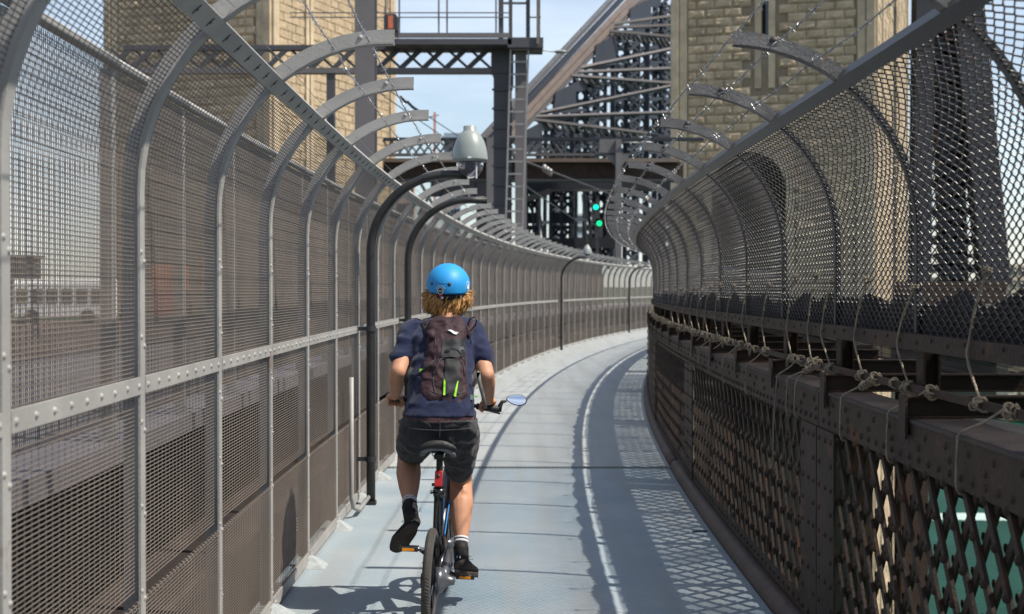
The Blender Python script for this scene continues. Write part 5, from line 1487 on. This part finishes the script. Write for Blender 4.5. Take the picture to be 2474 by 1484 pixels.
def body_rings(spec, n=28, sq=2.4):
    R_ = []
    for (x, y, Y, hw, hd) in spec:
        c = at(x, y, Y); w = hw * Y / F; ring = []
        for k in range(n):
            a = 2*pi*k/n; ca, sa = cos(a), sin(a)
            e = 2/sq; ring.append((c.x + w*abs(ca)**e*(1 if ca >= 0 else -1), c.y + hd*abs(sa)**e*(1 if sa >= 0 else -1), c.z))
        R_.append(ring)
    return R_
# joints
shL, shR = at(996, 804, 7.46), at(1139, 806, 7.46)
elL, elR = at(962, 898, 7.30), at(1174, 906, 7.30)
grL, grR = at(952, 968, 7.545), at(1180, 980, 7.545)
wrL, wrR = at(956, 948, 7.475), at(1181, 958, 7.475)
hpL, hpR = at(1020, 1050, 7.24), at(1104, 1050, 7.24)
knL, knR = at(986, 1098, 7.64), at(1113, 1156, 7.62)
anL, anR = at(989, 1226, 7.215), at(1113, 1326, 7.40)
per = empty('person', at(1062, 1040, 7.22), 'cyclist with blond hair in navy shirt and black shorts riding away along the path', 'person')
def pchild(o): o.parent = per; o.location = o.location - per.location if False else -per.location; return o

mb = MB()
# torso and pelvis (under the clothes), neck, head
mb.loft(body_rings([(1062,1075,7.24,50,0.09), (1062,1050,7.22,82,0.11), (1062,1015,7.22,78,0.105), (1066,960,7.25,66,0.095), (1070,890,7.32,70,0.10), (1073,830,7.40,72,0.105), (1075,795,7.45,66,0.09), (1077,775,7.47,34,0.06)]))
nk0, nk1 = at(1078, 800, 7.46), at(1081, 725, 7.51)
limb(mb, [nk0, nk1], [0.062, 0.056])
hc = at(1082, 697, 7.545)
mb.ell(hc, (0.078, 0.098, 0.108), nu=20, nv=14)
mb.ell(hc + Vector((0, 0.045, -0.055)), (0.056, 0.060, 0.062), nu=16, nv=10)      # jaw
mb.ell(hc + Vector((0, 0.098, -0.018)), (0.014, 0.024, 0.024), nu=10, nv=8)       # nose
mb.ell(hc + Vector((0, 0.090, -0.052)), (0.025, 0.012, 0.009), nu=10, nv=8)       # mouth
for s_ in (-1, 1):
    mb.ell(hc + Vector((s_*0.080, -0.005, -0.020)), (0.010, 0.020, 0.032), nu=10, nv=8)   # ears
    mb.ell(hc + Vector((s_*0.033, 0.086, 0.004)), (0.013, 0.010, 0.010), nu=10, nv=8)     # eyes and brow
limb(mb, [shL, elL.lerp(shL, 0.45) + Vector((-0.004, 0, 0)), elL], [0.046, 0.047, 0.043]); limb(mb, [elL, elL.lerp(wrL, 0.35), wrL], [0.043, 0.044, 0.028])
limb(mb, [shR, elR.lerp(shR, 0.45) + Vector((0.004, 0, 0)), elR], [0.046, 0.047, 0.043]); limb(mb, [elR, elR.lerp(wrR, 0.35), wrR], [0.043, 0.044, 0.028])
limb(mb, [hpL, hpL.lerp(knL, 0.5), knL], [0.085, 0.078, 0.060]); limb(mb, [hpR, hpR.lerp(knR, 0.5), knR], [0.085, 0.078, 0.060])
def calf(kn, an, side):
    ax = (an - kn); back = Vector((0, -1, 0))
    limb(mb, [kn, kn.lerp(an, 0.14), kn.lerp(an, 0.36) + back*0.018, kn.lerp(an, 0.62) + back*0.008, kn.lerp(an, 0.86), an], [0.060, 0.061, 0.066, 0.054, 0.036, 0.032])
    mb.ell(kn.lerp(an, 0.34) + back*0.032 + Vector((side*0.014, 0, 0)), (0.036, 0.034, 0.085), nu=14, nv=10)
    mb.ell(kn.lerp(an, 0.32) + back*0.032 + Vector((-side*0.018, 0, 0)), (0.032, 0.030, 0.075), nu=14, nv=10)
    limb(mb, [an, an + Vector((0, 0.02, -0.04))], [0.031, 0.035])
calf(knL, anL, -1); calf(knR, anR, 1)
# hands: palm wraps the grip, four bent fingers over the bar and a thumb under it
def hand(wr, gr, side):
    palm = gr + Vector((0, -0.014, 0.022))
    limb(mb, [wr, wr.lerp(palm, 0.6), palm], [0.026, 0.027, 0.022], 12)
    mb.ell(palm + Vector((side*0.004, 0.004, 0)), (0.042, 0.030, 0.017), nu=14, nv=8)
    for i, (off, ln) in enumerate(((-0.030, 0.92), (-0.010, 1.0), (0.011, 0.95), (0.031, 0.8))):
        x = gr.x + side*off
        p0 = Vector((x, gr.y + 0.006, gr.z + 0.030)); p1 = Vector((x, gr.y + 0.034*ln, gr.z + 0.014)); p2 = Vector((x, gr.y + 0.030*ln, gr.z - 0.016*ln)); p3 = Vector((x, gr.y + 0.004, gr.z - 0.028*ln))
        limb(mb, [p0, p1, p2, p3], [0.0105, 0.0095, 0.0088, 0.0078], 8)
    limb(mb, [palm + Vector((-side*0.034, 0, -0.006)), gr + Vector((-side*0.046, 0.006, -0.016)), gr + Vector((-side*0.034, 0.014, -0.032))], [0.0125, 0.0105, 0.009], 8)
hand(wrL, grL, -1); hand(wrR, grR, 1)
pchild(remesh('body', mb, 0.0058, 4, M['skin']))

def ridged(scale, amp, axis=None, seed=0.0):
    def f(co):
        p = Vector((co.x*scale, co.y*scale, co.z*scale*1.25 + seed))
        n1 = noise.noise(p); n2 = noise.noise(p*2.3 + Vector((5, 2, seed)))
        return amp*((1 - abs(n1)*3.2)*0.6 + n2*0.5)
    return f
# T shirt: torso and two short sleeves
mb = MB()
mb.loft(body_rings([(1060,1003,7.215,88,0.136), (1061,996,7.22,86,0.134), (1065,960,7.25,78,0.126), (1067,905,7.31,76,0.124), (1069,850,7.38,78,0.126), (1071,812,7.43,80,0.118), (1074,788,7.46,70,0.096), (1077,772,7.475,52,0.076), (1078,763,7.48,36,0.064)], 32))
for sh, el, s_ in ((shL, elL, -1), (shR, elR, 1)):
    d = (el - sh); limb(mb, [sh + Vector((-s_*0.035, 0, 0.006)), sh + Vector((s_*0.004, 0, 0.002)), sh + d*0.34 + Vector((s_*0.004, 0, 0)), sh + d*0.60 + Vector((s_*0.010, 0, 0))], [0.061, 0.066, 0.062, 0.063])
def shirt_fold(co):
    a = ridged(8, 0.0105, seed=3)(co) + ridged(19, 0.0030, seed=8)(co)
    return a
sh_o = pchild(remesh('t_shirt', mb, 0.007, 5, M['navy'], None, shirt_fold))
# shorts
mb = MB()
mb.loft(body_rings([(1062,1088,7.26,58,0.10), (1062,1068,7.25,92,0.128), (1062,1040,7.235,98,0.134), (1061,1022,7.22,92,0.132), (1061,1012,7.215,90,0.132)], 30, 2.6))
limb(mb, [hpL + Vector((-0.02, 0.0, 0.0)), hpL.lerp(knL, 0.38) + Vector((-0.012, -0.01, -0.005)), hpL.lerp(knL, 0.66) + Vector((-0.004, -0.01, -0.012))], [0.100, 0.092, 0.078])
limb(mb, [hpR + Vector((0.012, 0.0, 0.0)), hpR.lerp(knR, 0.40) + Vector((0.006, -0.012, -0.005)), hpR.lerp(knR, 0.70) + Vector((0.0, -0.02, -0.012))], [0.100, 0.090, 0.076])
shorts = pchild(remesh('shorts', mb, 0.007, 4, M['denim'], None, lambda co: ridged(10, 0.0095, seed=1)(co) + ridged(26, 0.0028, seed=4)(co)))
def seam(pts, r, m, name):
    mb = MB(); mb.tube([at(x, y, Y) for x, y, Y in pts], r, 5); return pchild(mb.build(name, m, None, True))
def onback(x, y, lift=0.0):      # depth of the seat of the shorts at a pixel
    k = max(0.0, 1 - ((x - 1062)/103)**2)**0.42
    return 7.225 - 0.134*k - 0.012*sin((y-1000)/90*pi) - lift
for pts in ([(x, 1032 + 8*(1-((x-1062)/90)**2) , onback(x, 1035, 0.004)) for x in range(985, 1142, 8)],
            [(x, 1019 + 1.5*sin((x-980)/50), onback(x, 1019, 0.002)) for x in range(982, 1145, 8)],
            [(1062 + 0.5*sin(y/9), y, onback(1062, y, 0.004)) for y in range(1012, 1066, 6)]):
    seam(pts, 0.0016, M['seam'], 'seam')
# belt band of woven boxers and the strip of skin
mb = MB(); ring = []
for i in range(49):
    a = pi + pi*i/48; c = at(1061, 1009, 7.215)
    ring.append([(c.x + 0.186*cos(a)*1.0 , c.y + 0.130*sin(a), c.z + dz - 0.004) for dz in (-0.016, 0.016)])
vs = [p for r in ring for p in r]; mb.add(vs, [(2*i, 2*i+2, 2*i+3, 2*i+1) for i in range(48)]); vs2 = [(x*1.0, y + 0.004, z) for x, y, z in vs]; mb.add(vs2, [(2*i+1, 2*i+3, 2*i+2, 2*i) for i in range(48)])
pchild(mb.build('waistband', M['blacknylon'], None, True))
mb = MB()
for i in range(30):
    a0 = pi*1.12 + pi*0.76*i/30; a1 = a0 + pi*0.76/30*1.6; c = at(1061, 1009, 7.215)
    f = lambda a, dz: (c.x + 0.188*cos(a), c.y + 0.1325*sin(a), c.z - 0.004 + dz)
    mb.tube([f(a0, -0.013), f(a1, 0.013)], 0.0017, 4); mb.tube([f(a0, 0.013), f(a1, -0.013)], 0.0017, 4)
pchild(mb.build('waistband_pattern', mat('pink_grey_thread', (0.20, 0.10, 0.11), 0.8, 0, 0.2, 60, 0), None))['kind'] = 'stuff'
# socks and shoes
def sock(kn, an, nm='sock'):
    up = (kn - an).normalized(); mb = MB(); a = an - up*0.05; b = an + up*0.055
    mb.tube([a, an, b], 0.034, 18, True, [0.036, 0.0345, 0.0375]); o = pchild(mb.build(nm, M['sock'], None, True))
    for k in (0.052, 0.034):
        mb = MB(); mb.tube([an + up*(k - 0.0055), an + up*(k + 0.0055)], 0.0385, 18); q = mb.build('sock_band', M['sockw'], o, True)
sock(knL, anL); sock(knR, anR)
def shoe(an, heel, toe, sole_n, name='shoe'):
    """heel and toe points at the sole; sole_n points from the sole up into the shoe"""
    fwd = (toe - heel).normalized(); up = (sole_n - fwd*sole_n.dot(fwd)).normalized(); sd_ = fwd.cross(up); L_ = (toe - heel).length
    mb = MB(); R_ = []
    for t, w, h in ((0.0, 0.026, 0.055), (0.06, 0.033, 0.082), (0.22, 0.035, 0.090), (0.40, 0.036, 0.078), (0.58, 0.042, 0.060), (0.78, 0.045, 0.046), (0.92, 0.036, 0.038), (1.0, 0.018, 0.026)):
        c = heel + fwd*L_*t; rg = []
        for k in range(20):
            a = 2*pi*k/20; rg.append(c + sd_*w*cos(a) + up*(h*0.5 + h*0.5*sin(a)) + up*0.012)
        R_.append(rg)
    mb.loft(R_); limb(mb, [an, heel.lerp(toe, 0.20) + up*0.055], [0.041, 0.038])
    o = pchild(remesh(name, mb, 0.005, 3, M['shoe']))
    mb = MB(); ring0 = []
    for k in range(28):
        a = 2*pi*k/28; t = 0.5 - 0.5*cos(a); w = (0.036 + 0.013*math.exp(-((t-0.75)/0.2)**2))*abs(sin(a))**0.6*(1 if sin(a) >= 0 else -1)
        ring0.append(heel + fwd*(L_*(t*1.06 - 0.03)) + sd_*w)
    mb.loft([[p - up*0.004 for p in ring0], [p + up*0.022 for p in ring0]]); q = mb.build('sole', M['gum'], o, True); q.location = (0, 0, 0)
    q.parent = o; q.location = (0, 0, 0)
    # heel tab stripes and laces
    for s_ in (-1, 1):
        mb = MB(); c = heel + sd_*s_*0.008 - fwd*0.008
        mb.tube([c + up*0.085, c + up*0.135 + fwd*0.010], 0.0016, 4); mb.build('heel_stripe', M['sockw'], o)
    mb = MB(); c = heel.lerp(toe, 0.42) + up*0.085
    for s_ in (-1, 1): mb.tube([c, c + sd_*s_*0.025 + up*0.018, c + sd_*s_*0.040 - up*0.002, c + sd_*s_*0.018 + up*0.002, c], 0.0022, 5)
    mb.build('lace', M['rubber'], o, True)
    return o
bkM = bk.matrix_world
pLw = bkM @ (pl.location); pRw = bkM @ (prr.location)
# left foot: ball on the rear raised pedal, heel lifted, toe down and turned out
fL = Vector((-0.20, 0.62, -0.76)).normalized(); nL = Vector((0.0, 0.80, 0.62))
heelL = at(1000, 1276, 7.17); toeL = at(950, 1332, 7.17 + 0.15)
shoe(anL, heelL + Vector((0, -0.01, 0)), toeL, Vector((0.10, 0.75, 0.62)))
heelR = at(1105, 1390, 7.335); toeR = at(1143, 1400, 7.335 + 0.235)
shoe(anR, heelR, toeR + Vector((0, 0, 0.012)), Vector((0, 0, 1)))
# hair: many curved locks hanging from under the helmet
M['hair'] = mat('blond_hair', (0.47, 0.25, 0.085), 0.42, 0, 0.75, 45, 0, spec=0.5)
rnd = random.Random(21); mb = MB()
for i in range(1000):
    a = rnd.uniform(-0.15*pi, 1.15*pi) + pi          # round the back and the sides
    r0 = rnd.uniform(0.78, 1.0)
    ca, sa = cos(a), sin(a)
    root = hc + Vector((-0.008 + 0.088*ca*r0, 0.100*sa*r0, rnd.uniform(-0.02, 0.0)))
    side = abs(ca)**2
    ln = rnd.uniform(0.070, 0.165) * (1.0 - 0.25*side); out = rnd.uniform(0.0, 0.034) + 0.014*side
    ph = rnd.uniform(0, 6.28); wv = rnd.uniform(0.004, 0.016)
    P = []; RR = []
    for k in range(7):
        t = k/6
        x = root.x + ca*out*sin(t*pi*0.75) + wv*sin(ph + t*6) + (-0.012*ca*t*t)
        y = root.y + sa*out*sin(t*pi*0.8) + wv*cos(ph + t*5); z = root.z - ln*t
        P.append((x, y, z)); RR.append(0.0030*(1 - 0.75*t**2.2)*rnd.uniform(0.8, 1.1) + 0.0004)
    mb.tube(P, 0.004, 4, True, RR)
for s_ in (-1, 1):                                    # wisps curling out at the sides
    for i in range(120):
        st = hc + Vector((s_*rnd.uniform(0.076, 0.098), rnd.uniform(-0.06, 0.05), rnd.uniform(-0.055, -0.005)))
        d = Vector((s_*rnd.uniform(0.010, 0.045), rnd.uniform(-0.03, 0.02), rnd.uniform(-0.075, -0.01)))
        mb.tube([st, st + d*0.5 + Vector((s_*0.010, 0, 0.004)), st + d + Vector((s_*rnd.uniform(0, 0.01), 0, 0.010))], 0.004, 4, True, [0.0026, 0.0024, 0.0006])
pchild(mb.build('hair', M['hair'], None, True))

# ------------------------------------------------------------------ helmet
hm = empty('helmet', at(1082, 690, 7.53), 'bright blue skate helmet with round vents worn by the cyclist', 'helmet')
hm.rotation_euler = (0, radians(2.5), 0)
M['helmet'] = mat('matt_blue_helmet', (0.016, 0.25, 0.58), 0.52, 0, 0.05, 8, 0, spec=0.4)
rx, ry, rz = 0.117, 0.142, 0.118
def hsurf(th, ph, k=1.0):
    return Vector((rx*k*cos(ph)*cos(th), ry*k*cos(ph)*sin(th), rz*k*sin(ph)))
def hem(th):      # lower edge: low at the back (th = -90 deg), raised over the ears and brow
    back = max(0.0, -sin(th)); 
    ear = math.exp(-((abs(cos(th)) - 1.0)/0.10)**2)
    return -0.30 - 0.10*back + 0.34*ear*(1 if sin(th) > -0.75 else 0) 
nu, nv = 64, 24; vs = []; fs = []
for j in range(nv + 1):
    for i in range(nu):
        th = 2*pi*i/nu; p0 = hem(th); ph = p0 + (pi/2 - p0)*j/nv
        p = hsurf(th, ph); 
        if ph < 0: p.x = rx*cos(th)*(1 - 0.10*ph*ph*3); p.y = ry*sin(th)*(1 - 0.25*ph*ph)
        vs.append(p)
for j in range(nv):
    for i in range(nu): i2 = (i+1) % nu; fs.append((j*nu+i, j*nu+i2, (j+1)*nu+i2, (j+1)*nu+i))
mb = MB(); mb.add(vs, fs); vin = [v*0.90 for v in vs]; mb.add(vin, [tuple(reversed(f)) for f in fs])
off = len(vs); mb.f += [(i, i + off, (i+1) % nu + off, (i+1) % nu) for i in range(nu)]; mb.m += [0]*nu
mb.build('shell', M['helmet'], hm, True)
def on_helmet(px, pz):       # point on the rear of the shell for a given x, z
    q = max(0.02, 1 - (px/rx)**2 - (pz/rz)**2 if pz > 0 else 1 - (px/rx)**2); return Vector((px, -ry*sqrt(q), pz)), Vector((px/rx**2, -ry*sqrt(q)/ry**2, pz/rz**2)).normalized()
for px, pz in ((-0.080, 0.006), (0.013, 0.006)):
    p, n = on_helmet(px, pz); mb = MB(); mb.tube([p - n*0.002, p + n*0.0008], 0.0095, 16); mb.build('vent', M['rubber'], hm, True)
mb = MB(); P = []
for k in range(9): p, n = on_helmet(-0.070 + k*0.0092, 0.009); P.append(p + n*0.0004)
mb.tube(P, 0.0006, 4); mb.build('groove', mat('dark_blue_line', (0.01, 0.10, 0.28), 0.5, 0, 0, 5, 0), hm)
p, n = on_helmet(-0.033, -0.030)
def decal(name, m, p, n, pts, lift):
    a = Vector((1, 0, 0)); a = (a - n*a.dot(n)).normalized(); b = n.cross(a)
    if b.z < 0: b = -b
    mb = MB(); q = []
    for (x, z) in pts:
        w = p + a*x + b*z
        # press each point on to the shell
        k = sqrt((w.x/rx)**2 + (w.y/ry)**2 + (w.z/rz)**2); w = w / k * (1 + lift) if w.z > 0 else Vector((w.x, -ry*sqrt(max(0.02, 1 - (w.x/rx)**2))*(1 + lift) + 0.0005, w.z)); q.append(w)
    mb.add(q + [x*0.99 for x in q], [tuple(range(len(q))), tuple(range(2*len(q)-1, len(q)-1, -1))]); return mb.build(name, m, hm)
el = lambda rx_, rz_, cx=0, cz=0, n_=20: [(cx + rx_*cos(2*pi*k/n_), cz + rz_*sin(2*pi*k/n_)) for k in range(n_)]
decal('sticker', M['white'], p, n, el(0.0165, 0.0195), 0.004); decal('sticker_oval', M['rubber'], p, n, el(0.0140, 0.0170), 0.0065)
decal('sticker_mark', M['white'], p, n, [(-0.009, -0.004), (-0.003, -0.001), (0.003, -0.001), (0.009, -0.004), (0.008, 0.001), (-0.008, 0.001)], 0.009)
p2, n2 = on_helmet(-0.030, -0.056); decal('red_label', M['red'], p2, n2, [(-0.011, -0.004), (0.011, -0.004), (0.011, 0.004), (-0.011, 0.004)], 0.005)
for k in range(9):
    a = pi*(0.84 - 0.68*k/8); p3, n3 = on_helmet(-0.033 + 0.026*cos(a), -0.030 + 0.028*sin(a))
    decal('letter', M['white'], p3, n3, [(-0.0015, -0.0025), (0.0015, -0.0025), (0.0015, 0.0025), (-0.0015, 0.0025)], 0.004)
p4 = Vector((rx*0.90, -0.055, -0.005)); n4 = Vector((1, -0.45, 0)).normalized()
def side_decal(name, pts, lift):
    a = Vector((0.42, 0.9, 0)).normalized(); mb = MB(); q = []
    for (x, z) in pts:
        w = Vector((rx*0.91, -0.052, 0.0)) + a*x + Vector((0, 0, z)); k = sqrt((w.x/rx)**2 + (w.y/ry)**2 + (w.z/rz)**2); q.append(w/k*(1+lift))
    mb.add(q + [x*0.99 for x in q], [tuple(range(len(q)-1, -1, -1)), tuple(range(len(q), 2*len(q)))]); mb.build(name, M['white'] if name != 'badge_ground' else M['helmet'], hm)
side_decal('badge', el(0.028, 0.028), 0.004); side_decal('badge_ground', el(0.024, 0.024), 0.007)
side_decal('badge_mark', [(-0.016, -0.012), (0.014, -0.014), (0.010, 0.0), (0.002, 0.006), (0.004, 0.018), (-0.008, 0.008)], 0.010)
side_decal('badge_word', [(-0.018, -0.040), (0.018, -0.040), (0.018, -0.035), (-0.018, -0.035)], 0.006)
for px, pz in ((-0.095, -0.050), (0.075, -0.055)):
    p, n = on_helmet(px*0.98, pz); mb = MB(); mb.dome(p + n*0.0, n, 0.004, 10, 0.8); mb.build('rivet', M['chrome'], hm, True)
# rear cradle with dial
mb = MB(); R_ = []
for i in range(25):
    a = -pi/2 + (i - 12)/12*0.95; x, y = 0.100*cos(a), 0.112*sin(a) 
    dip = 0.012*math.exp(-((i-12)/5)**2)
    R_.append([(x, y, -0.066 - dip*0.2), (x*1.03, y*1.03, -0.066), (x*1.03, y*1.03, -0.040), (x, y, -0.040)])
    R_[-1][0] = (x, y, -0.062 - dip*1.5); R_[-1][1] = (x*1.03, y*1.03, -0.062 - dip*1.5)
mb.loft(R_); mb.build('cradle', M['blacknylon'], hm, True)
mb = MB(); mb.tube([(-0.022, -0.115, -0.066), (-0.022, -0.127, -0.067)], 0.0085, 16); mb.build('dial', M['chrome'], hm, True)

# ------------------------------------------------------------------ backpack
bp = empty('backpack', at(1071, 880, 7.22), 'small maroon backpack with black panel and two lime stripes on the cyclist', 'backpack')
def bchild(o): o.parent = bp; o.location = -bp.location; return o
def back_Y(y):                # rear surface of the shirt at a picture row
    t = (y - 765)/240.0; return 7.40 - 0.24*t - 0.06*sin(min(1, max(0, t))*pi)*0.0 - 0.02
spec = [(984, 1070, 36, 0.030), (977, 1070, 50, 0.050), (955, 1071, 58, 0.070), (915, 1072, 56, 0.074), (880, 1074, 52, 0.078), (845, 1077, 47, 0.074), (815, 1079, 46, 0.064), (790, 1080, 45, 0.050), (774, 1080, 41, 0.034), (766, 1080, 30, 0.020)]
mb = MB(); R_ = []
for (y, cx_, hw, dp) in spec:
    Yb = back_Y(y); ring = []; c = at(cx_, y, Yb)
    for k in range(28):
        a = 2*pi*k/28; ca, sa = cos(a), sin(a); e = 0.72
        ring.append((c.x + hw*Yb/F*abs(ca)**e*(1 if ca >= 0 else -1), c.y + (dp*abs(sa)**e*(1 if sa >= 0 else -1) if sa < 0 else 0.045*sa), c.z))
    R_.append(ring)
mb.loft(R_)
pack = bchild(remesh('pack', mb, 0.006, 4, M['maroon'], None, lambda co: ridged(12, 0.0085, seed=6)(co) + ridged(30, 0.0024, seed=2)(co)))
bpy.context.view_layer.update()
from mathutils.bvhtree import BVHTree
def surf_tree(o):
    me = o.data; return BVHTree.FromPolygons([v.co.copy() for v in me.vertices], [tuple(p.vertices) for p in me.polygons])
TP = surf_tree(pack); TS = surf_tree(sh_o)
EYEV = Vector((0, 0, EYE))
def hit(x, y, trees=(TP, TS), lift=0.004):
    d = (at(x, y, 10) - EYEV).normalized(); best = None
    for t in trees:
        h = t.ray_cast(EYEV, d)
        if h[0] is not None and (best is None or h[3] < best[1]): best = (h[0], h[3])
    return best[0] - d*lift if best else at(x, y, 7.2)
def patch(name, m, poly, lift=0.003, parent=bp, th=0.003, trees=(TP,), nx=12, ny=12):
    """a cloth piece laid on the pack; poly = four corners in picture order TL, TR, BR, BL"""
    vs = []; (x0,y0),(x1,y1),(x2,y2),(x3,y3) = poly
    for j in range(ny + 1):
        t = j/ny
        for i in range(nx + 1):
            s_ = i/nx; xa = x0 + (x3-x0)*t; xb = x1 + (x2-x1)*t; ya = y0 + (y3-y0)*t; yb = y1 + (y2-y1)*t
            vs.append(hit(xa + (xb-xa)*s_, ya + (yb-ya)*s_, trees, lift))
    fs = [(j*(nx+1)+i, (j+1)*(nx+1)+i, (j+1)*(nx+1)+i+1, j*(nx+1)+i+1) for j in range(ny) for i in range(nx)]
    mb = MB(); mb.add(vs, fs); d = Vector((0, th, 0)); mb.add([v + d for v in vs], [tuple(reversed(f)) for f in fs])
    return bchild(mb.build(name, m, None, True))
patch('front_panel', M['blacknylon'], [(1069, 821), (1124, 818), (1122, 862), (1064, 862)], 0.006)
patch('pocket', M['blacknylon'], [(1076, 866), (1112, 868), (1108, 951), (1071, 952)], 0.007)
patch('lime_stripe', M['lime'], [(1071.5, 914), (1076, 921), (1075, 955), (1070.5, 955)], 0.0095, nx=3)
patch('lime_stripe', M['lime'], [(1104, 922), (1107.5, 919), (1101, 959), (1095.5, 957)], 0.0095, nx=3)
mb = MB(); P = [hit(x, y, (TP,), 0.009) for x, y in ((1050, 905), (1055, 885), (1064, 868), (1074, 862), (1090, 861), (1105, 864), (1116, 873), (1121, 890), (1122, 910))]
mb.tube(P, 0.0022, 6); bchild(mb.build('pocket_zip', M['seam'], None, True))
for pts in (((1048, 800), (1052, 830), (1050, 870), (1046, 920), (1050, 950)), ((1118, 800), (1122, 830), (1127, 880), (1128, 930), (1122, 955)), ((1040, 945), (1060, 952), (1085, 955), (1110, 952), (1124, 944))):
    mb = MB(); mb.tube([hit(x, y, (TP,), 0.002) for x, y in pts], 0.0017, 5); bchild(mb.build('seam', M['seam'], None, True))
mb = MB(); P = [hit(x, y, (TP,), 0.006) for x, y in ((1126, 786), (1132, 800), (1136, 818), (1137, 832))]; mb.tube(P, 0.0032, 6); bchild(mb.build('zip_cord', M['rubber'], None, True))
# white wing mark
def flat_poly(name, m, pts, lift=0.008):
    mb = MB(); q = [hit(x, y, (TP,), lift) for x, y in pts]; mb.add(q + [v + Vector((0, 0.002, 0)) for v in q], [tuple(range(len(q)-1, -1, -1)), tuple(range(len(q), 2*len(q)))]); bchild(mb.build(name, m, None))
flat_poly('wing_mark', M['sockw'], [(1081, 797), (1090, 797), (1098, 801), (1107, 803), (1107, 805), (1096, 805), (1088, 801)])
flat_poly('wing_mark', M['sockw'], [(1090, 802), (1097, 805), (1105, 806), (1103, 808), (1096, 807)])
# buckles
def buckle(x, y, m, w=6, h=4, tr=(TP, TS)):
    c = hit(x, y, tr, 0.012); u = 7.2/F; mb = MB(); mb.box(c - Vector((w*u, 0.004, h*u)), c + Vector((w*u, 0.004, h*u))); mb.box(c + Vector((w*u, -0.003, -h*u*0.5)), c + Vector((w*u*1.5, 0.003, h*u*0.5))); bchild(mb.build('buckle', m, None))
buckle(1114, 842, M['chrome'], 5, 3.5); buckle(1080, 848, M['rubber'], 4, 3); buckle(1018, 895, M['lime'], 5, 3.5); buckle(1139, 960, M['chrome'], 4, 6); buckle(1149, 958, M['lime'], 3, 2)
# straps
def strap(name, m, pts, w=0.012, th=0.002, free=False, lift=0.004):
    P = [(hit(x, y, (TS, TP), lift) if not free else at(x, y, Y_)) for (x, y, Y_) in pts]
    mb = MB(); R_ = []
    for i, p in enumerate(P):
        t = (P[min(i+1, len(P)-1)] - P[max(i-1, 0)]).normalized(); s_ = t.cross(Vector((0, 1, 0))).normalized(); n = Vector((0, 1, 0))
        R_.append([p - s_*w - n*th, p + s_*w - n*th, p + s_*w + n*th, p - s_*w + n*th])
    mb.loft(R_); return bchild(mb.build(name, m, None, True))
strap('shoulder_strap', M['maroon'], [(1032, 776, 0), (1034, 788, 0), (1038, 802, 0), (1044, 818, 0)], 0.018, 0.006, lift=0.008)
strap('shoulder_strap', M['maroon'], [(1142, 776, 0), (1139, 788, 0), (1134, 800, 0), (1128, 812, 0)], 0.018, 0.005, lift=0.006)
strap('shoulder_strap', M['blacknylon'], [(1022, 778, 0), (1026, 794, 0), (1032, 812, 0)], 0.010, 0.004, lift=0.006)
strap('compression_strap', M['blacknylon'], [(1048, 872, 0), (1030, 888, 0), (1012, 905, 0), (1000, 918, 0)], 0.007, 0.0015)
strap('loose_strap', M['blacknylon'], [(995, 888, 7.24), (986, 902, 7.22), (979, 925, 7.21)], 0.011, 0.0012, True)
strap('loose_strap', M['greystrap'], [(1155, 900, 7.20), (1158, 925, 7.20), (1166, 955, 7.21), (1172, 988, 7.22)], 0.010, 0.0012, True)
strap('loose_strap', M['greystrap'], [(1157, 897, 7.20), (1150, 915, 7.20), (1142, 935, 7.21)], 0.009, 0.0012, True)
mb = MB(); mb.tube([hit(1134, 772, (TS, TP), 0.006), at(1146, 766, 7.33), at(1151, 775, 7.34), hit(1148, 786, (TS, TP), 0.004)], 0.004, 6); bchild(mb.build('haul_loop', M['blacknylon'], None, True))
